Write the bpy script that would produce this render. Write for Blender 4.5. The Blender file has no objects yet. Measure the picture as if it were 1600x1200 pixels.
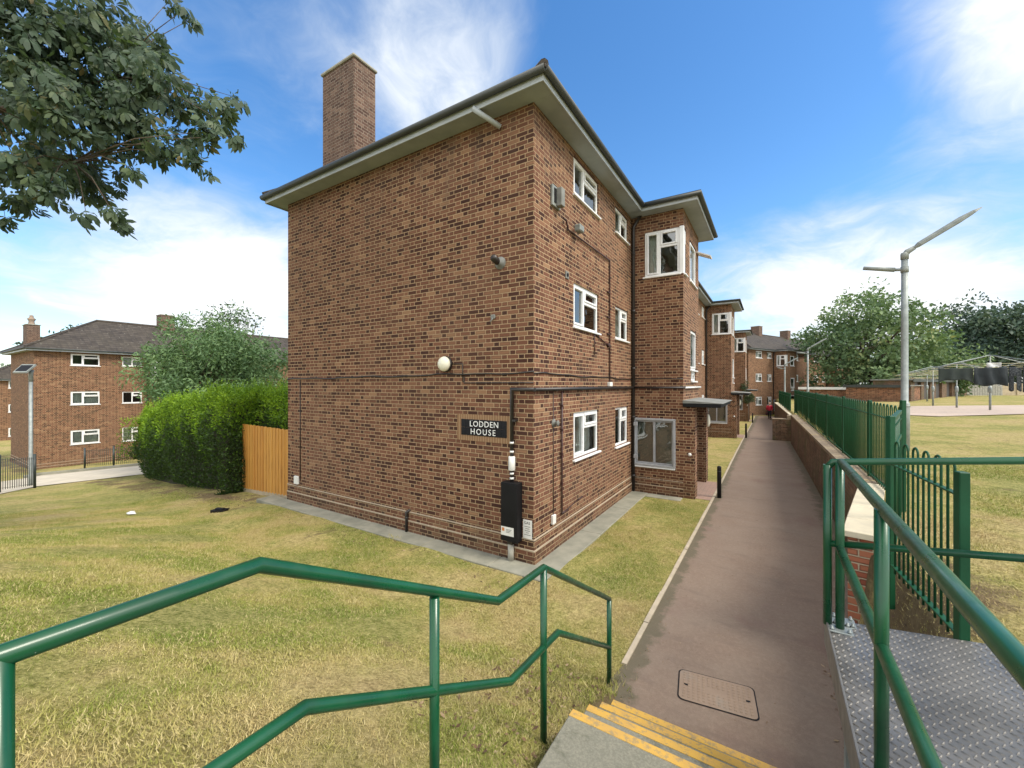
import bpy, bmesh, math, random
import numpy as np
from mathutils import Vector, Matrix, Euler
R = math.radians
random.seed(7)
rng = np.random.default_rng(11)
SC = bpy.context.scene
COL = SC.collection

# ------------------------------------------------------------------ camera
CAM = (3.319, -5.945, 2.99)
cd = bpy.data.cameras.new('camera')
cam = bpy.data.objects.new('camera', cd); COL.objects.link(cam)
cam.location = CAM
cam.rotation_euler = (R(90), 0, R(32.2))
cd.sensor_width = 36.0
cd.lens = 36.0 * 643.0 / 1600.0
cd.shift_y = 0.0006
cd.clip_start = 0.05; cd.clip_end = 3000
SC.camera = cam
HF = 643.0
CN = (.8461, -.5329); CU = (.5329, .8461)

# ------------------------------------------------------------------ light and exposure
SUN_DIR = Vector((0.66, 0.02, 0.75)).normalized()          # towards the sun
SUN_EL = math.asin(SUN_DIR.z); SUN_AZ = math.atan2(SUN_DIR.x, SUN_DIR.y)
sd = bpy.data.lights.new('sun', 'SUN')
sd.energy = 2.0; sd.angle = R(20); sd.color = (1.0, 0.92, 0.80)
sun = bpy.data.objects.new('sun', sd); COL.objects.link(sun)
sun.rotation_euler = SUN_DIR.to_track_quat('Z', 'Y').to_euler()
SC.view_settings.view_transform = 'Standard'
SC.view_settings.look = 'None'
SC.view_settings.exposure = 0.98
SC.view_settings.gamma = 1.0
SC.view_settings.use_curve_mapping = False
SC.render.engine = 'CYCLES'
SC.cycles.max_bounces = 6
SC.cycles.transparent_max_bounces = 12


# ------------------------------------------------------------------ node helper
class NT:
    def __init__(s, tree): s.t = tree; s.n = tree.nodes; s.l = tree.links
    def node(s, typ, **kw):
        n = s.n.new(typ)
        for k, v in kw.items(): setattr(n, k, v)
        return n
    def put(s, sock, v):
        if v is None: return
        if isinstance(v, bpy.types.NodeSocket): s.l.new(v, sock)
        else: sock.default_value = v
    def m(s, op, a, b=None, c=None, clamp=False):
        n = s.node('ShaderNodeMath', operation=op); n.use_clamp = clamp
        s.put(n.inputs[0], a); s.put(n.inputs[1], b); s.put(n.inputs[2], c)
        return n.outputs[0]
    def vm(s, op, a, b=None, scale=None):
        n = s.node('ShaderNodeVectorMath', operation=op)
        s.put(n.inputs[0], a); s.put(n.inputs[1], b)
        if scale is not None: s.put(n.inputs['Scale'], scale)
        return n.outputs['Value'] if op in ('DOT_PRODUCT', 'LENGTH', 'DISTANCE') else n.outputs[0]
    def xyz(s, v):
        n = s.node('ShaderNodeSeparateXYZ'); s.l.new(v, n.inputs[0]); return n.outputs
    def comb(s, x, y, z):
        n = s.node('ShaderNodeCombineXYZ'); s.put(n.inputs[0], x); s.put(n.inputs[1], y); s.put(n.inputs[2], z); return n.outputs[0]
    def mix(s, f, a, b, mode='MIX'):
        n = s.node('ShaderNodeMix', data_type='RGBA', blend_type=mode)
        s.put(n.inputs[0], f); s.put(n.inputs[6], c4(a)); s.put(n.inputs[7], c4(b)); return n.outputs[2]
    def ramp(s, f, stops, interp='LINEAR'):
        n = s.node('ShaderNodeValToRGB'); e = n.color_ramp.elements; n.color_ramp.interpolation = interp
        while len(e) < len(stops): e.new(0.5)
        for i, (p, c) in enumerate(stops): e[i].position = p; e[i].color = c4(c)
        s.put(n.inputs[0], f); return n.outputs[0]
    def noise(s, vec, scale, detail=3, rough=.55, out='Fac', dim='3D'):
        n = s.node('ShaderNodeTexNoise'); n.noise_dimensions = dim
        s.put(n.inputs['Vector'], vec); n.inputs['Scale'].default_value = scale
        n.inputs['Detail'].default_value = detail; n.inputs['Roughness'].default_value = rough
        return n.outputs[out]
    def white(s, vec, out='Value'):
        n = s.node('ShaderNodeTexWhiteNoise'); s.put(n.inputs['Vector'], vec); return n.outputs[out]
    def smooth(s, v, a, b, lo=0.0, hi=1.0):
        n = s.node('ShaderNodeMapRange', interpolation_type='SMOOTHSTEP')
        s.put(n.inputs[0], v); n.inputs[1].default_value = a; n.inputs[2].default_value = b
        n.inputs[3].default_value = lo; n.inputs[4].default_value = hi; return n.outputs[0]
    def bump(s, h, dist, strength=1.0, nrm=None):
        n = s.node('ShaderNodeBump'); n.inputs['Strength'].default_value = strength; n.inputs['Distance'].default_value = dist
        s.put(n.inputs['Height'], h); s.put(n.inputs['Normal'], nrm); return n.outputs[0]


def c4(c):
    if isinstance(c, tuple) and len(c) == 3: return (*c, 1.0)
    return c


def mat(name, base=(.5, .5, .5), rough=.7, metal=0.0, spec=.5, coat=0.0):
    m = bpy.data.materials.new(name); m.use_nodes = True
    t = NT(m.node_tree); p = m.node_tree.nodes['Principled BSDF']
    p.inputs['Base Color'].default_value = c4(base); p.inputs['Roughness'].default_value = rough
    p.inputs['Metallic'].default_value = metal; p.inputs['Specular IOR Level'].default_value = spec
    p.inputs['Coat Weight'].default_value = coat
    return m, t, p


# ------------------------------------------------------------------ sky
w = bpy.data.worlds.new('World'); SC.world = w; w.use_nodes = True
W = NT(w.node_tree)
bg = w.node_tree.nodes['Background']
sky = W.node('ShaderNodeTexSky', sky_type='NISHITA'); sky.sun_disc = False
sky.sun_elevation = SUN_EL; sky.sun_rotation = SUN_AZ
sky.air_density = 1.0; sky.dust_density = 0.6; sky.ozone_density = 2.2
gen = W.node('ShaderNodeTexCoord').outputs['Generated']
dirv = W.vm('NORMALIZE', gen)
dx, dy, dz = W.xyz(dirv)


def pixdir(px, py):
    xc = (px - 800) / HF; z = -(py - 601) / HF
    return Vector((xc * CN[0] + CN[1], xc * CU[0] + CU[1], z)).normalized()


den = W.m('ADD', W.m('MAXIMUM', dz, 0.0), 0.22)
pl = W.comb(W.m('DIVIDE', dx, den), W.m('DIVIDE', dy, den), 3.7)
warp = W.noise(pl, 1.1, 3, .6, out='Color')
plw = W.vm('ADD', pl, W.vm('SCALE', W.vm('SUBTRACT', warp, (.5, .5, .5)), None, .9))
n1 = W.noise(plw, 1.15, 7, .58)
n2 = W.noise(plw, 3.9, 6, .62)
nz = W.m('ADD', W.m('MULTIPLY', n1, .58), W.m('MULTIPLY', n2, .42))
boost = None
for px, py, kk, amp in ((345, 425, 46, .34), (260, 460, 30, .08), (200, 240, 8, .03), (640, 190, 60, .10), (1010, 290, 80, .16), (500, 110, 50, .08), (1180, 390, 120, .12), (420, 170, 36, -.16), (60, 430, 40, -.10), (1370, 395, 70, .36), (1490, 440, 60, .18), (1290, 360, 150, .16),
                        (1140, 420, 60, .22), (1180, 380, 120, .10), (1575, 145, 50, .40), (1440, 70, 55, .40), (1340, 60, 160, .10), (790, 90, 60, .16), (670, 170, 50, .12),
                        (960, 180, 22, -.32), (1150, 230, 24, -.34), (1330, 240, 60, -.22), (1230, 60, 60, -.22), (430, 40, 24, -.04), (980, 300, 90, .14),
                        (1400, 250, 50, -.26), (1570, 310, 50, -.22), (520, 40, 40, .06), (1100, 60, 20, -.12)):
    d = pixdir(px, py)
    g = W.m('MULTIPLY', W.m('EXPONENT', W.m('MULTIPLY', W.m('SUBTRACT', W.vm('DOT_PRODUCT', dirv, tuple(d)), 1.0), float(kk))), amp)
    boost = g if boost is None else W.m('ADD', boost, g)
cov = W.m('ADD', nz, boost)
hor = W.smooth(dz, 0.0, .40, .14, 0.0)
cov = W.m('ADD', cov, hor)
fwd = W.vm('DOT_PRODUCT', dirv, (CN[1], CU[1], 0.0))
cov = W.m('ADD', cov, W.m('ADD', W.smooth(fwd, -.25, .12, .38, 0.0), W.smooth(dz, .74, .92, 0.0, .4)))        # unseen cloud added behind the camera and overhead as fill light
cm = W.smooth(cov, .42, .88)
skyc = W.node('ShaderNodeHueSaturation'); skyc.inputs['Saturation'].default_value = 1.27; skyc.inputs['Value'].default_value = 1.18
W.l.new(sky.outputs[0], skyc.inputs['Color'])
cloudc = W.mix(W.smooth(cov, .62, .95), (7.0, 7.7, 8.6), (9.8, 9.7, 9.5))
cloudc = W.mix(W.smooth(fwd, -.1, .35), cloudc, W.mix(W.smooth(cov, .55, .95), (3.4, 3.9, 4.55), (5.6, 5.7, 5.7)))  # added cloud behind the camera is brighter than cloud in view, for fill
fin = W.mix(W.m('MULTIPLY', cm, .96), skyc.outputs[0], cloudc)
W.l.new(fin, bg.inputs['Color'])
bg.inputs['Strength'].default_value = 0.11


# ------------------------------------------------------------------ ground heights
def ss(a, b, x):
    t = np.clip((x - a) / (b - a), 0, 1); return t * t * (3 - 2 * t)


def wallface(y):
    y = np.asarray(y, float)
    return np.where(y >= 2.7, 4.5 - .02 * (y - 5), np.where(y >= -.23, 4.546 - (2.7 - y) * .19, 3.99))


def left_z(x, y):
    z = -.083 * np.maximum(0, -7 - x)
    z = np.maximum(z, -2.52 - .02 * np.maximum(0, -38 - x))
    z = z - .012 * np.maximum(0, np.minimum(y, 60) - 12) * ss(-9, 1, x)
    bank = np.minimum(1.25, np.maximum(0, (-2.0 - y)) * .33) * (.35 + .65 * ss(-12, -2, x))
    return z + bank * (1 - ss(2.0, 2.1, x))


def up_z(x, y):
    wf = wallface(y)
    return 1.36 + .35 * ss(1, 16, x - wf)


def gz(x, y):
    x = np.asarray(x, float); y = np.asarray(y, float)
    z = left_z(x, y); wf = wallface(y)
    k = np.where(y > -.3, ss(wf + .06, wf + .25, x), ss(3.96, 4.42, x))
    k = np.where(y > 70, ss(4, 40, x), k)
    und = .05 * np.sin(x * .9 + 1.3) * np.sin(y * .7 + .4)
    z = z * (1 - k) + up_z(x, y) * k
    return z


def gzf(x, y): return float(gz(x, y))


# ------------------------------------------------------------------ mesh builder
class Fr:
    """local frame: s along, d outward, z up"""
    def __init__(s, o, e, n): s.o = Vector(o); s.e = Vector(e); s.n = Vector(n)
    def __call__(s, a, d, z): return tuple(s.o + s.e * a + s.n * d + Vector((0, 0, z)))


ID = Fr((0, 0, 0), (1, 0, 0), (0, 1, 0))


class MB:
    def __init__(s): s.v = []; s.f = []; s.sm = []
    def add(s, vs, fs, smooth=False):
        b = len(s.v); s.v += [tuple(v) for v in vs]; s.f += [tuple(b + i for i in f) for f in fs]; s.sm += [smooth] * len(fs); return s
    def quad(s, a, b, c, d): return s.add([a, b, c, d], [(0, 1, 2, 3)])
    def box(s, x0, x1, y0, y1, z0, z1, fr=ID, ch=0.0):
        if ch <= 0:
            vs = [fr(x, y, z) for z in (z0, z1) for y in (y0, y1) for x in (x0, x1)]
            return s.add(vs, [(0, 2, 3, 1), (4, 5, 7, 6), (0, 1, 5, 4), (2, 6, 7, 3), (0, 4, 6, 2), (1, 3, 7, 5)])
        bm = bmesh.new(); bmesh.ops.create_cube(bm, size=1)
        for v in bm.verts:
            v.co = ((x0 + x1) / 2 + v.co.x * (x1 - x0), (y0 + y1) / 2 + v.co.y * (y1 - y0), (z0 + z1) / 2 + v.co.z * (z1 - z0))
        bmesh.ops.bevel(bm, geom=bm.edges[:], offset=ch, segments=1, affect='EDGES')
        bm.verts.index_update()
        s.add([fr(*v.co) for v in bm.verts], [[v.index for v in f.verts] for f in bm.faces]); bm.free(); return s
    def prism(s, poly, z0, z1, fr=ID):
        n = len(poly)
        vs = [fr(x, y, z0) for x, y in poly] + [fr(x, y, z1) for x, y in poly]
        return s.add(vs, [tuple(range(n))[::-1], tuple(range(n, 2 * n))] + [(i, (i + 1) % n, n + (i + 1) % n, n + i) for i in range(n)])
    def tube(s, pts, r, n=8, cap=True):
        pts = [Vector(p) for p in pts]; m = len(pts)
        rs = r if isinstance(r, (list, tuple)) else [r] * m
        rings = []; prev = None
        for i, p in enumerate(pts):
            a = (pts[i] - pts[i - 1]).normalized() if i else None
            b = (pts[i + 1] - pts[i]).normalized() if i < m - 1 else None
            t = ((a + b).normalized() if a and b and (a + b).length > 1e-6 else (a or b))
            k = 1.0
            if a and b:
                c = max(.35, t.dot(a)); k = 1 / c
            if prev is None:
                up = Vector((0, 0, 1)) if abs(t.z) < .9 else Vector((1, 0, 0))
                u = t.cross(up).normalized()
            else:
                u = (prev - t * prev.dot(t))
                u = u.normalized() if u.length > 1e-6 else t.orthogonal().normalized()
            prev = u; vv = t.cross(u)
            ring = []
            bis = None
            if a and b and (b - a).length > 1e-4: bis = (b - a).normalized()
            for j in range(n):
                ang = 2 * math.pi * j / n
                off = u * math.cos(ang) * rs[i] + vv * math.sin(ang) * rs[i]
                if bis is not None: off = off + bis * off.dot(bis) * (k - 1)
                ring.append(tuple(p + off))
            rings.append(ring)
        vs = [q for rg in rings for q in rg]
        fs = [(i * n + j, i * n + (j + 1) % n, (i + 1) * n + (j + 1) % n, (i + 1) * n + j) for i in range(m - 1) for j in range(n)]
        s.add(vs, fs, True)
        if cap:
            b = len(s.v) - len(vs)
            s.f += [tuple(b + j for j in range(n))[::-1], tuple(b + (m - 1) * n + j for j in range(n))]; s.sm += [False, False]
        return s
    def lathe(s, prof, c=(0, 0, 0), n=16, axis='z'):
        vs = []
        for r, h in prof:
            for j in range(n):
                a = 2 * math.pi * j / n
                q = (r * math.cos(a), r * math.sin(a), h)
                if axis == 'y': q = (q[0], q[2], q[1])
                if axis == 'x': q = (q[2], q[0], q[1])
                vs.append((q[0] + c[0], q[1] + c[1], q[2] + c[2]))
        m = len(prof)
        fs = [(i * n + j, i * n + (j + 1) % n, (i + 1) * n + (j + 1) % n, (i + 1) * n + j) for i in range(m - 1) for j in range(n)]
        s.add(vs, fs, True)
        b = len(s.v) - len(vs)
        s.f += [tuple(b + j for j in range(n))[::-1], tuple(b + (m - 1) * n + j for j in range(n))]; s.sm += [False, False]
        return s
    def wall(s, fr, s0, s1, z0, z1, holes=(), reveal0=.11):
        """a wall face in frame fr (d = 0) with rectangular holes and reveals"""
        xs = sorted({s0, s1, *[q for h in holes for q in h[:2]]}); zs = sorted({z0, z1, *[q for h in holes for q in h[2:]]})
        for i in range(len(xs) - 1):
            for j in range(len(zs) - 1):
                cx = (xs[i] + xs[i + 1]) / 2; cz = (zs[j] + zs[j + 1]) / 2
                if any(h[0] < cx < h[1] and h[2] < cz < h[3] for h in holes): continue
                s.quad(fr(xs[i], 0, zs[j]), fr(xs[i + 1], 0, zs[j]), fr(xs[i + 1], 0, zs[j + 1]), fr(xs[i], 0, zs[j + 1]))
        for hh in holes:
            a, b, c, d = hh[:4]; reveal = hh[4] if len(hh) > 4 else reveal0
            s.quad(fr(a, 0, c), fr(a, 0, d), fr(a, -reveal, d), fr(a, -reveal, c))
            s.quad(fr(b, 0, c), fr(b, -reveal, c), fr(b, -reveal, d), fr(b, 0, d))
            s.quad(fr(a, 0, d), fr(b, 0, d), fr(b, -reveal, d), fr(a, -reveal, d))
            s.quad(fr(a, 0, c), fr(a, -reveal, c), fr(b, -reveal, c), fr(b, 0, c))
        return s
    def build(s, name, material, parent=None, loc=None, smooth=None):
        me = bpy.data.meshes.new(name); me.from_pydata(s.v, [], s.f); me.update()
        me.polygons.foreach_set('use_smooth', [bool(q) for q in s.sm] if smooth is None else [smooth] * len(s.f))
        me.materials.append(material)
        o = bpy.data.objects.new(name, me); COL.objects.link(o)
        if parent is not None: o.parent = parent
        if loc is not None: o.location = loc
        return o


def tag(o, label, cat, group=None):
    o['label'] = label; o['category'] = cat
    if group: o['group'] = group
    return o


def thing(name, label, cat, loc=(0, 0, 0), rz=0.0, group=None):
    o = bpy.data.objects.new(name, None); COL.objects.link(o); o.empty_display_size = .2
    o.location = loc; o.rotation_euler = (0, 0, rz)
    return tag(o, label, cat, group)


def struct(o, kind='structure'): o['kind'] = kind; return o


def np_mesh(name, verts, faces, material, parent=None, attr=None, smooth=False):
    """fast mesh from arrays, faces all of one size"""
    me = bpy.data.meshes.new(name); verts = np.asarray(verts, np.float32); faces = np.asarray(faces, np.int32)
    k = faces.shape[1]
    me.vertices.add(len(verts)); me.vertices.foreach_set('co', verts.ravel())
    me.loops.add(faces.size); me.loops.foreach_set('vertex_index', faces.ravel())
    me.polygons.add(len(faces)); me.polygons.foreach_set('loop_start', np.arange(0, faces.size, k, dtype=np.int32))
    me.polygons.foreach_set('use_smooth', np.full(len(faces), smooth))
    me.update(calc_edges=True)
    if attr is not None:
        a = me.attributes.new('tint', 'FLOAT', 'POINT'); a.data.foreach_set('value', np.asarray(attr, np.float32).ravel())
    me.materials.append(material)
    o = bpy.data.objects.new(name, me); COL.objects.link(o)
    if parent is not None: o.parent = parent
    return o


def copy_tree(o, parent=None):
    c = o.copy(); COL.objects.link(c)
    if parent is not None: c.parent = parent
    for ch in list(o.children): copy_tree(ch, c)
    return c

# ------------------------------------------------------------------ materials
def wall_uv(t):
    """(u, v) along and up a wall, from the object's own coordinates"""
    tc = t.node('ShaderNodeTexCoord')
    x, y, z = t.xyz(tc.outputs['Object']); nx, ny, nzz = t.xyz(tc.outputs['Normal'])
    k = t.m('GREATER_THAN', t.m('ABSOLUTE', nx), .707)
    u = t.m('ADD', t.m('MULTIPLY', x, t.m('SUBTRACT', 1.0, k)), t.m('MULTIPLY', y, k))
    return tc, u, z, k


def brick_mat(name, stops, mortar=(.40, .30, .19), stain=.25, offset=0.0, weather=None, bond='flemish'):
    m, t, p = mat(name, rough=.9, spec=.25)
    tc, u, z, _ = wall_uv(t)
    v = t.m('DIVIDE', z, .0762); c = t.m('FLOOR', v); fv = t.m('SUBTRACT', v, c)
    par = t.m('FLOORED_MODULO', c, 2.0)
    wob = t.m('MULTIPLY', t.m('SUBTRACT', t.white(t.comb(c, 3.7, 0.0)), .5), .02)
    if bond == 'flemish':
        P, S = .3429, .2286
        u2 = t.m('ADD', t.m('ADD', u, offset), t.m('ADD', t.m('MULTIPLY', par, P / 2), wob))
        k = t.m('FLOOR', t.m('DIVIDE', u2, P)); f = t.m('SUBTRACT', u2, t.m('MULTIPLY', k, P))
        h = t.m('GREATER_THAN', f, S)
        lx = t.m('SUBTRACT', f, t.m('MULTIPLY', h, S)); wd = t.m('SUBTRACT', S, t.m('MULTIPLY', h, S / 2))
    else:
        S = .2286
        u2 = t.m('ADD', t.m('ADD', u, offset), t.m('MULTIPLY', par, S / 2))
        k = t.m('FLOOR', t.m('DIVIDE', u2, S)); lx = t.m('SUBTRACT', u2, t.m('MULTIPLY', k, S)); wd = S; h = t.m('MULTIPLY', par, 0.0)
    nj = t.m('MULTIPLY', t.m('SUBTRACT', t.noise(tc.outputs['Object'], 38, 2), .5), .007)
    du = t.m('MINIMUM', lx, t.m('SUBTRACT', wd, lx))
    dv = t.m('MULTIPLY', t.m('MINIMUM', fv, t.m('SUBTRACT', 1.0, fv)), .0762)
    dist = t.m('ADD', t.m('MINIMUM', du, dv), nj)
    mort = t.smooth(dist, .0045, .0095, 1.0, 0.0)
    idv = t.comb(t.m('ADD', t.m('MULTIPLY', k, 2.0), h), c, 1.3)
    r = t.white(idv); r2 = t.white(t.vm('ADD', idv, (7.3, 1.1, 4.4)))
    patch = t.noise(t.comb(u, z, 0.0), .55, 3)
    rr = t.m('ADD', t.m('SUBTRACT', r, t.m('MULTIPLY', h, .17)), t.m('MULTIPLY', t.m('SUBTRACT', patch, .5), .35))
    bc = t.ramp(rr, stops)
    # burnt arrises: the rim of many bricks is darker than the middle
    rim = t.smooth(dist, .008, .026, 0.0, 1.0)
    bc = t.mix(t.m('MULTIPLY', t.m('SUBTRACT', 1.0, rim), t.m('MULTIPLY', t.m('GREATER_THAN', r2, .45), .55)), bc, (.045, .022, .016))
    fine = t.noise(tc.outputs['Object'], 90, 3, .65)
    bc = t.mix(t.m('MULTIPLY', t.smooth(fine, .35, .75), .25), bc, t.mix(.4, bc, (.26, .12, .07)))
    mc = t.mix(t.noise(tc.outputs['Object'], 2.2, 4), tuple(q * .72 for q in mortar), tuple(q * 1.18 for q in mortar))
    col = t.mix(mort, bc, mc)
    big = t.noise(tc.outputs['Object'], .45, 5, .6)
    col = t.mix(t.smooth(big, .35, .75, 0.0, stain), col, (.19, .115, .075))
    streak = t.noise(t.comb(t.m('MULTIPLY', u, 2.4), t.m('MULTIPLY', z, .22), 0.0), 1.0, 4)
    col = t.mix(t.smooth(streak, .58, .8, 0.0, stain * .9), col, (.09, .07, .05))
    damp = t.m('ADD', t.smooth(z, .05, 1.1, .34, 0.0), t.m('MULTIPLY', t.noise(t.comb(t.m('MULTIPLY', u, 1.6), z, 6.0), 1.5, 4, .7), .6))
    col = t.mix(t.smooth(damp, .50, .78, 0.0, .45), col, (.085, .07, .042))
    ev = t.m('ADD', t.smooth(z, 5.4, 7.7, 0.0, .22), t.noise(t.comb(t.m('MULTIPLY', u, 3.1), t.m('MULTIPLY', z, .35), 8.0), 1.2, 4, .7))
    col = t.mix(t.smooth(ev, .66, .90, 0.0, .35), col, (.10, .072, .055))
    eff = t.noise(t.comb(u, z, 4.0), 1.7, 5, .7)
    col = t.mix(t.smooth(eff, .66, .84, 0.0, .22), col, (.42, .36, .29))
    if weather: col = weather(t, tc, u, z, col)
    t.put(p.inputs['Base Color'], col)
    hgt = t.m('ADD', t.m('MULTIPLY', t.m('SUBTRACT', 1.0, mort), 1.0), t.m('ADD', t.m('MULTIPLY', fine, .35), t.m('MULTIPLY', r2, .25)))
    t.put(p.inputs['Normal'], t.bump(hgt, .006, .9))
    return m


BR = [(0.0, (.034, .013, .010)), (.17, (.052, .019, .013)), (.23, (.098, .040, .023)), (.5, (.140, .059, .035)), (.74, (.172, .077, .045)), (.90, (.215, .110, .062)), (1.0, (.27, .155, .085))]
M_BRICK = brick_mat('flemish brown brick', BR, mortar=(.41, .285, .165))
M_BRICK2 = brick_mat('red brown brick', [(0.0, (.07, .028, .018)), (.2, (.13, .05, .03)), (.5, (.22, .088, .048)), (.8, (.29, .125, .068)), (1.0, (.33, .175, .10))], mortar=(.32, .23, .15), stain=.2)


def grime(t, tc, u, z, col):
    a = t.noise(t.comb(t.m('MULTIPLY', u, 1.3), z, 2.0), 1.6, 5, .65)
    col = t.mix(t.smooth(a, .40, .75, 0.0, .5), col, (.105, .085, .055))
    col = t.mix(t.smooth(t.noise(t.comb(t.m('MULTIPLY', u, 1.7), t.m('MULTIPLY', z, .5), 3.0), 2.2, 5, .75), .46, .62, 0.0, .6), col, (.060, .048, .034))
    col = t.mix(t.smooth(t.noise(t.comb(t.m('MULTIPLY', u, .8), z, 5.0), 1.4, 4, .7), .56, .70, 0.0, .5), col, (.27, .21, .14))
    return t.mix(t.smooth(t.noise(t.comb(u, z, 9.0), 1.6, 4), .50, .68, 0.0, .55), col, (.085, .095, .042))


M_RETAIN = brick_mat('weathered retaining brick', [(0.0, (.08, .04, .028)), (.5, (.15, .08, .05)), (1.0, (.24, .14, .085))], mortar=(.22, .18, .13), stain=.35, weather=grime)
M_CHIM = brick_mat('sooty chimney brick', [(0.0, (.045, .026, .021)), (.3, (.080, .046, .036)), (.7, (.125, .074, .055)), (1.0, (.18, .12, .088))], mortar=(.27, .22, .17), stain=.5)
M_NEWBRICK = brick_mat('new red brick', [(0.0, (.20, .06, .035)), (.5, (.32, .10, .055)), (1.0, (.36, .15, .08))], mortar=(.40, .32, .22), stain=.05, bond='stretcher')


def simple(name, c1, c2, scale=6, rough=.8, bump=0.0, bscale=60, detail=4, metal=0.0, spec=.5, coord='Object', coat=0.0):
    m, t, p = mat(name, c1, rough, metal, spec, coat)
    tc = t.node('ShaderNodeTexCoord').outputs[coord]
    t.put(p.inputs['Base Color'], t.mix(t.smooth(t.noise(tc, scale, detail, .6), .3, .7), c1, c2))
    if bump: t.put(p.inputs['Normal'], t.bump(t.noise(tc, bscale, 4, .6), bump))
    return m


M_UPVC = simple('white window plastic', (.78, .79, .79), (.70, .71, .70), 3, .35)
M_SOFFIT = simple('pale grey painted soffit', (.34, .38, .40), (.27, .31, .33), 2, .6)
M_FASCIA = simple('grey fascia board', (.42, .46, .48), (.35, .39, .41), 2, .5)
M_GUTTER = simple('dark grey gutter', (.045, .052, .050), (.032, .038, .036), 3, .55)
M_BLACKPIPE = simple('black painted pipe', (.014, .013, .013), (.03, .025, .022), 5, .4)
M_BLACK = simple('black cabinet paint', (.004, .004, .005), (.007, .007, .008), 3, .6, spec=.25)
M_REDPIPE = simple('dark maroon conduit', (.05, .018, .016), (.03, .014, .013), 5, .5)
M_WHITEPLASTIC = simple('white plastic', (.74, .74, .71), (.66, .66, .62), 5, .4)
M_OPAL = simple('opal lamp cover', (.78, .76, .62), (.72, .70, .56), 4, .3)
M_GALV = simple('galvanised steel', (.29, .32, .31), (.21, .235, .23), 9, .5, metal=.35)
M_GALVDULL = simple('dull galvanised steel', (.26, .28, .26), (.18, .20, .19), 7, .6, metal=.2)
M_WOODBOARD = None
M_DARKDOOR = simple('dark door paint', (.035, .03, .03), (.05, .04, .04), 2, .5)
M_GREYFRAME = simple('grey painted security frame', (.36, .37, .38), (.28, .29, .30), 5, .5)
M_CANOPY = simple('pale canopy felt', (.22, .225, .21), (.15, .155, .14), 4, .9)
M_CHIMCAP = simple('weathered concrete cap', (.36, .34, .28), (.25, .25, .20), 5, .9, bump=.004)
M_TERRA = simple('clay pot', (.30, .22, .16), (.22, .17, .13), 5, .8)
M_CONC = simple('grey concrete', (.27, .26, .205), (.185, .185, .145), 2.6, .9, bump=.004, bscale=90)
M_PLINTHLINE = simple('pale mortar weathering', (.43, .35, .25), (.36, .30, .22), 3, .9)
M_CREAM = simple('pale concrete coping', (.56, .50, .36), (.47, .42, .31), 5, .85, bump=.003)
M_RENDER = simple('white painted fascia', (.72, .72, .70), (.62, .62, .60), 2, .6)
M_BARK = simple('bark', (.13, .10, .07), (.07, .055, .04), 9, .95, bump=.02, bscale=25)
M_CURTAIN = simple('pale net curtain', (.76, .78, .74), (.62, .65, .61), 4, .9)
M_INTERIOR = simple('dim room', (.10, .105, .10), (.05, .055, .055), 1.2, .9)
M_BLIND = simple('green grey blind', (.20, .215, .17), (.14, .155, .125), 1.5, .8)
M_ROSE = simple('bare soil', (.14, .09, .06), (.09, .06, .04), 8, .95)

mg, t, p = mat('green gloss rail paint', (.003, .06, .03), .26, 0, .4, .2)
tc = t.node('ShaderNodeTexCoord').outputs['Object']
base = t.mix(t.smooth(t.noise(tc, 4, 4), .3, .75), (.004, .070, .026), (.004, .046, .019))
chip = t.smooth(t.noise(tc, 30, 5, .75), .73, .75)
t.put(p.inputs['Base Color'], t.mix(chip, base, (.30, .33, .30)))
t.put(p.inputs['Roughness'], t.smooth(t.noise(tc, 9, 4), .3, .7, .24, .46))
p.inputs['Coat Roughness'].default_value = .12
M_GREEN = mg
M_RAILBLACK = simple('black green railing paint', (.012, .022, .020), (.022, .030, .028), 5, .4)
M_BOWGREEN = simple('bottle green railing paint', (.004, .050, .019), (.006, .064, .026), 4, .5, spec=.3)

# glass: reflects the sky, lets the room show behind it
mgl = bpy.data.materials.new('window glass'); mgl.use_nodes = True
t = NT(mgl.node_tree); mgl.node_tree.nodes.remove(mgl.node_tree.nodes['Principled BSDF'])
out = mgl.node_tree.nodes['Material Output']
gl = t.node('ShaderNodeBsdfGlossy'); gl.inputs['Roughness'].default_value = .02; gl.inputs['Color'].default_value = (.9, .93, .92, 1)
tr = t.node('ShaderNodeBsdfTransparent'); tr.inputs['Color'].default_value = (.80, .86, .83, 1)
fre = t.node('ShaderNodeFresnel'); fre.inputs[0].default_value = 1.6
fac = t.m('ADD', t.m('MULTIPLY', fre.outputs[0], .85), .14)
wav = t.node('ShaderNodeTexCoord').outputs['Object']
nb = t.bump(t.noise(wav, 2.2, 2), .02, .35); t.put(gl.inputs['Normal'], nb)
mx = t.node('ShaderNodeMixShader'); t.put(mx.inputs[0], fac); t.l.new(tr.outputs[0], mx.inputs[1]); t.l.new(gl.outputs[0], mx.inputs[2])
t.l.new(mx.outputs[0], out.inputs[0])
M_GLASS = mgl


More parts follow.
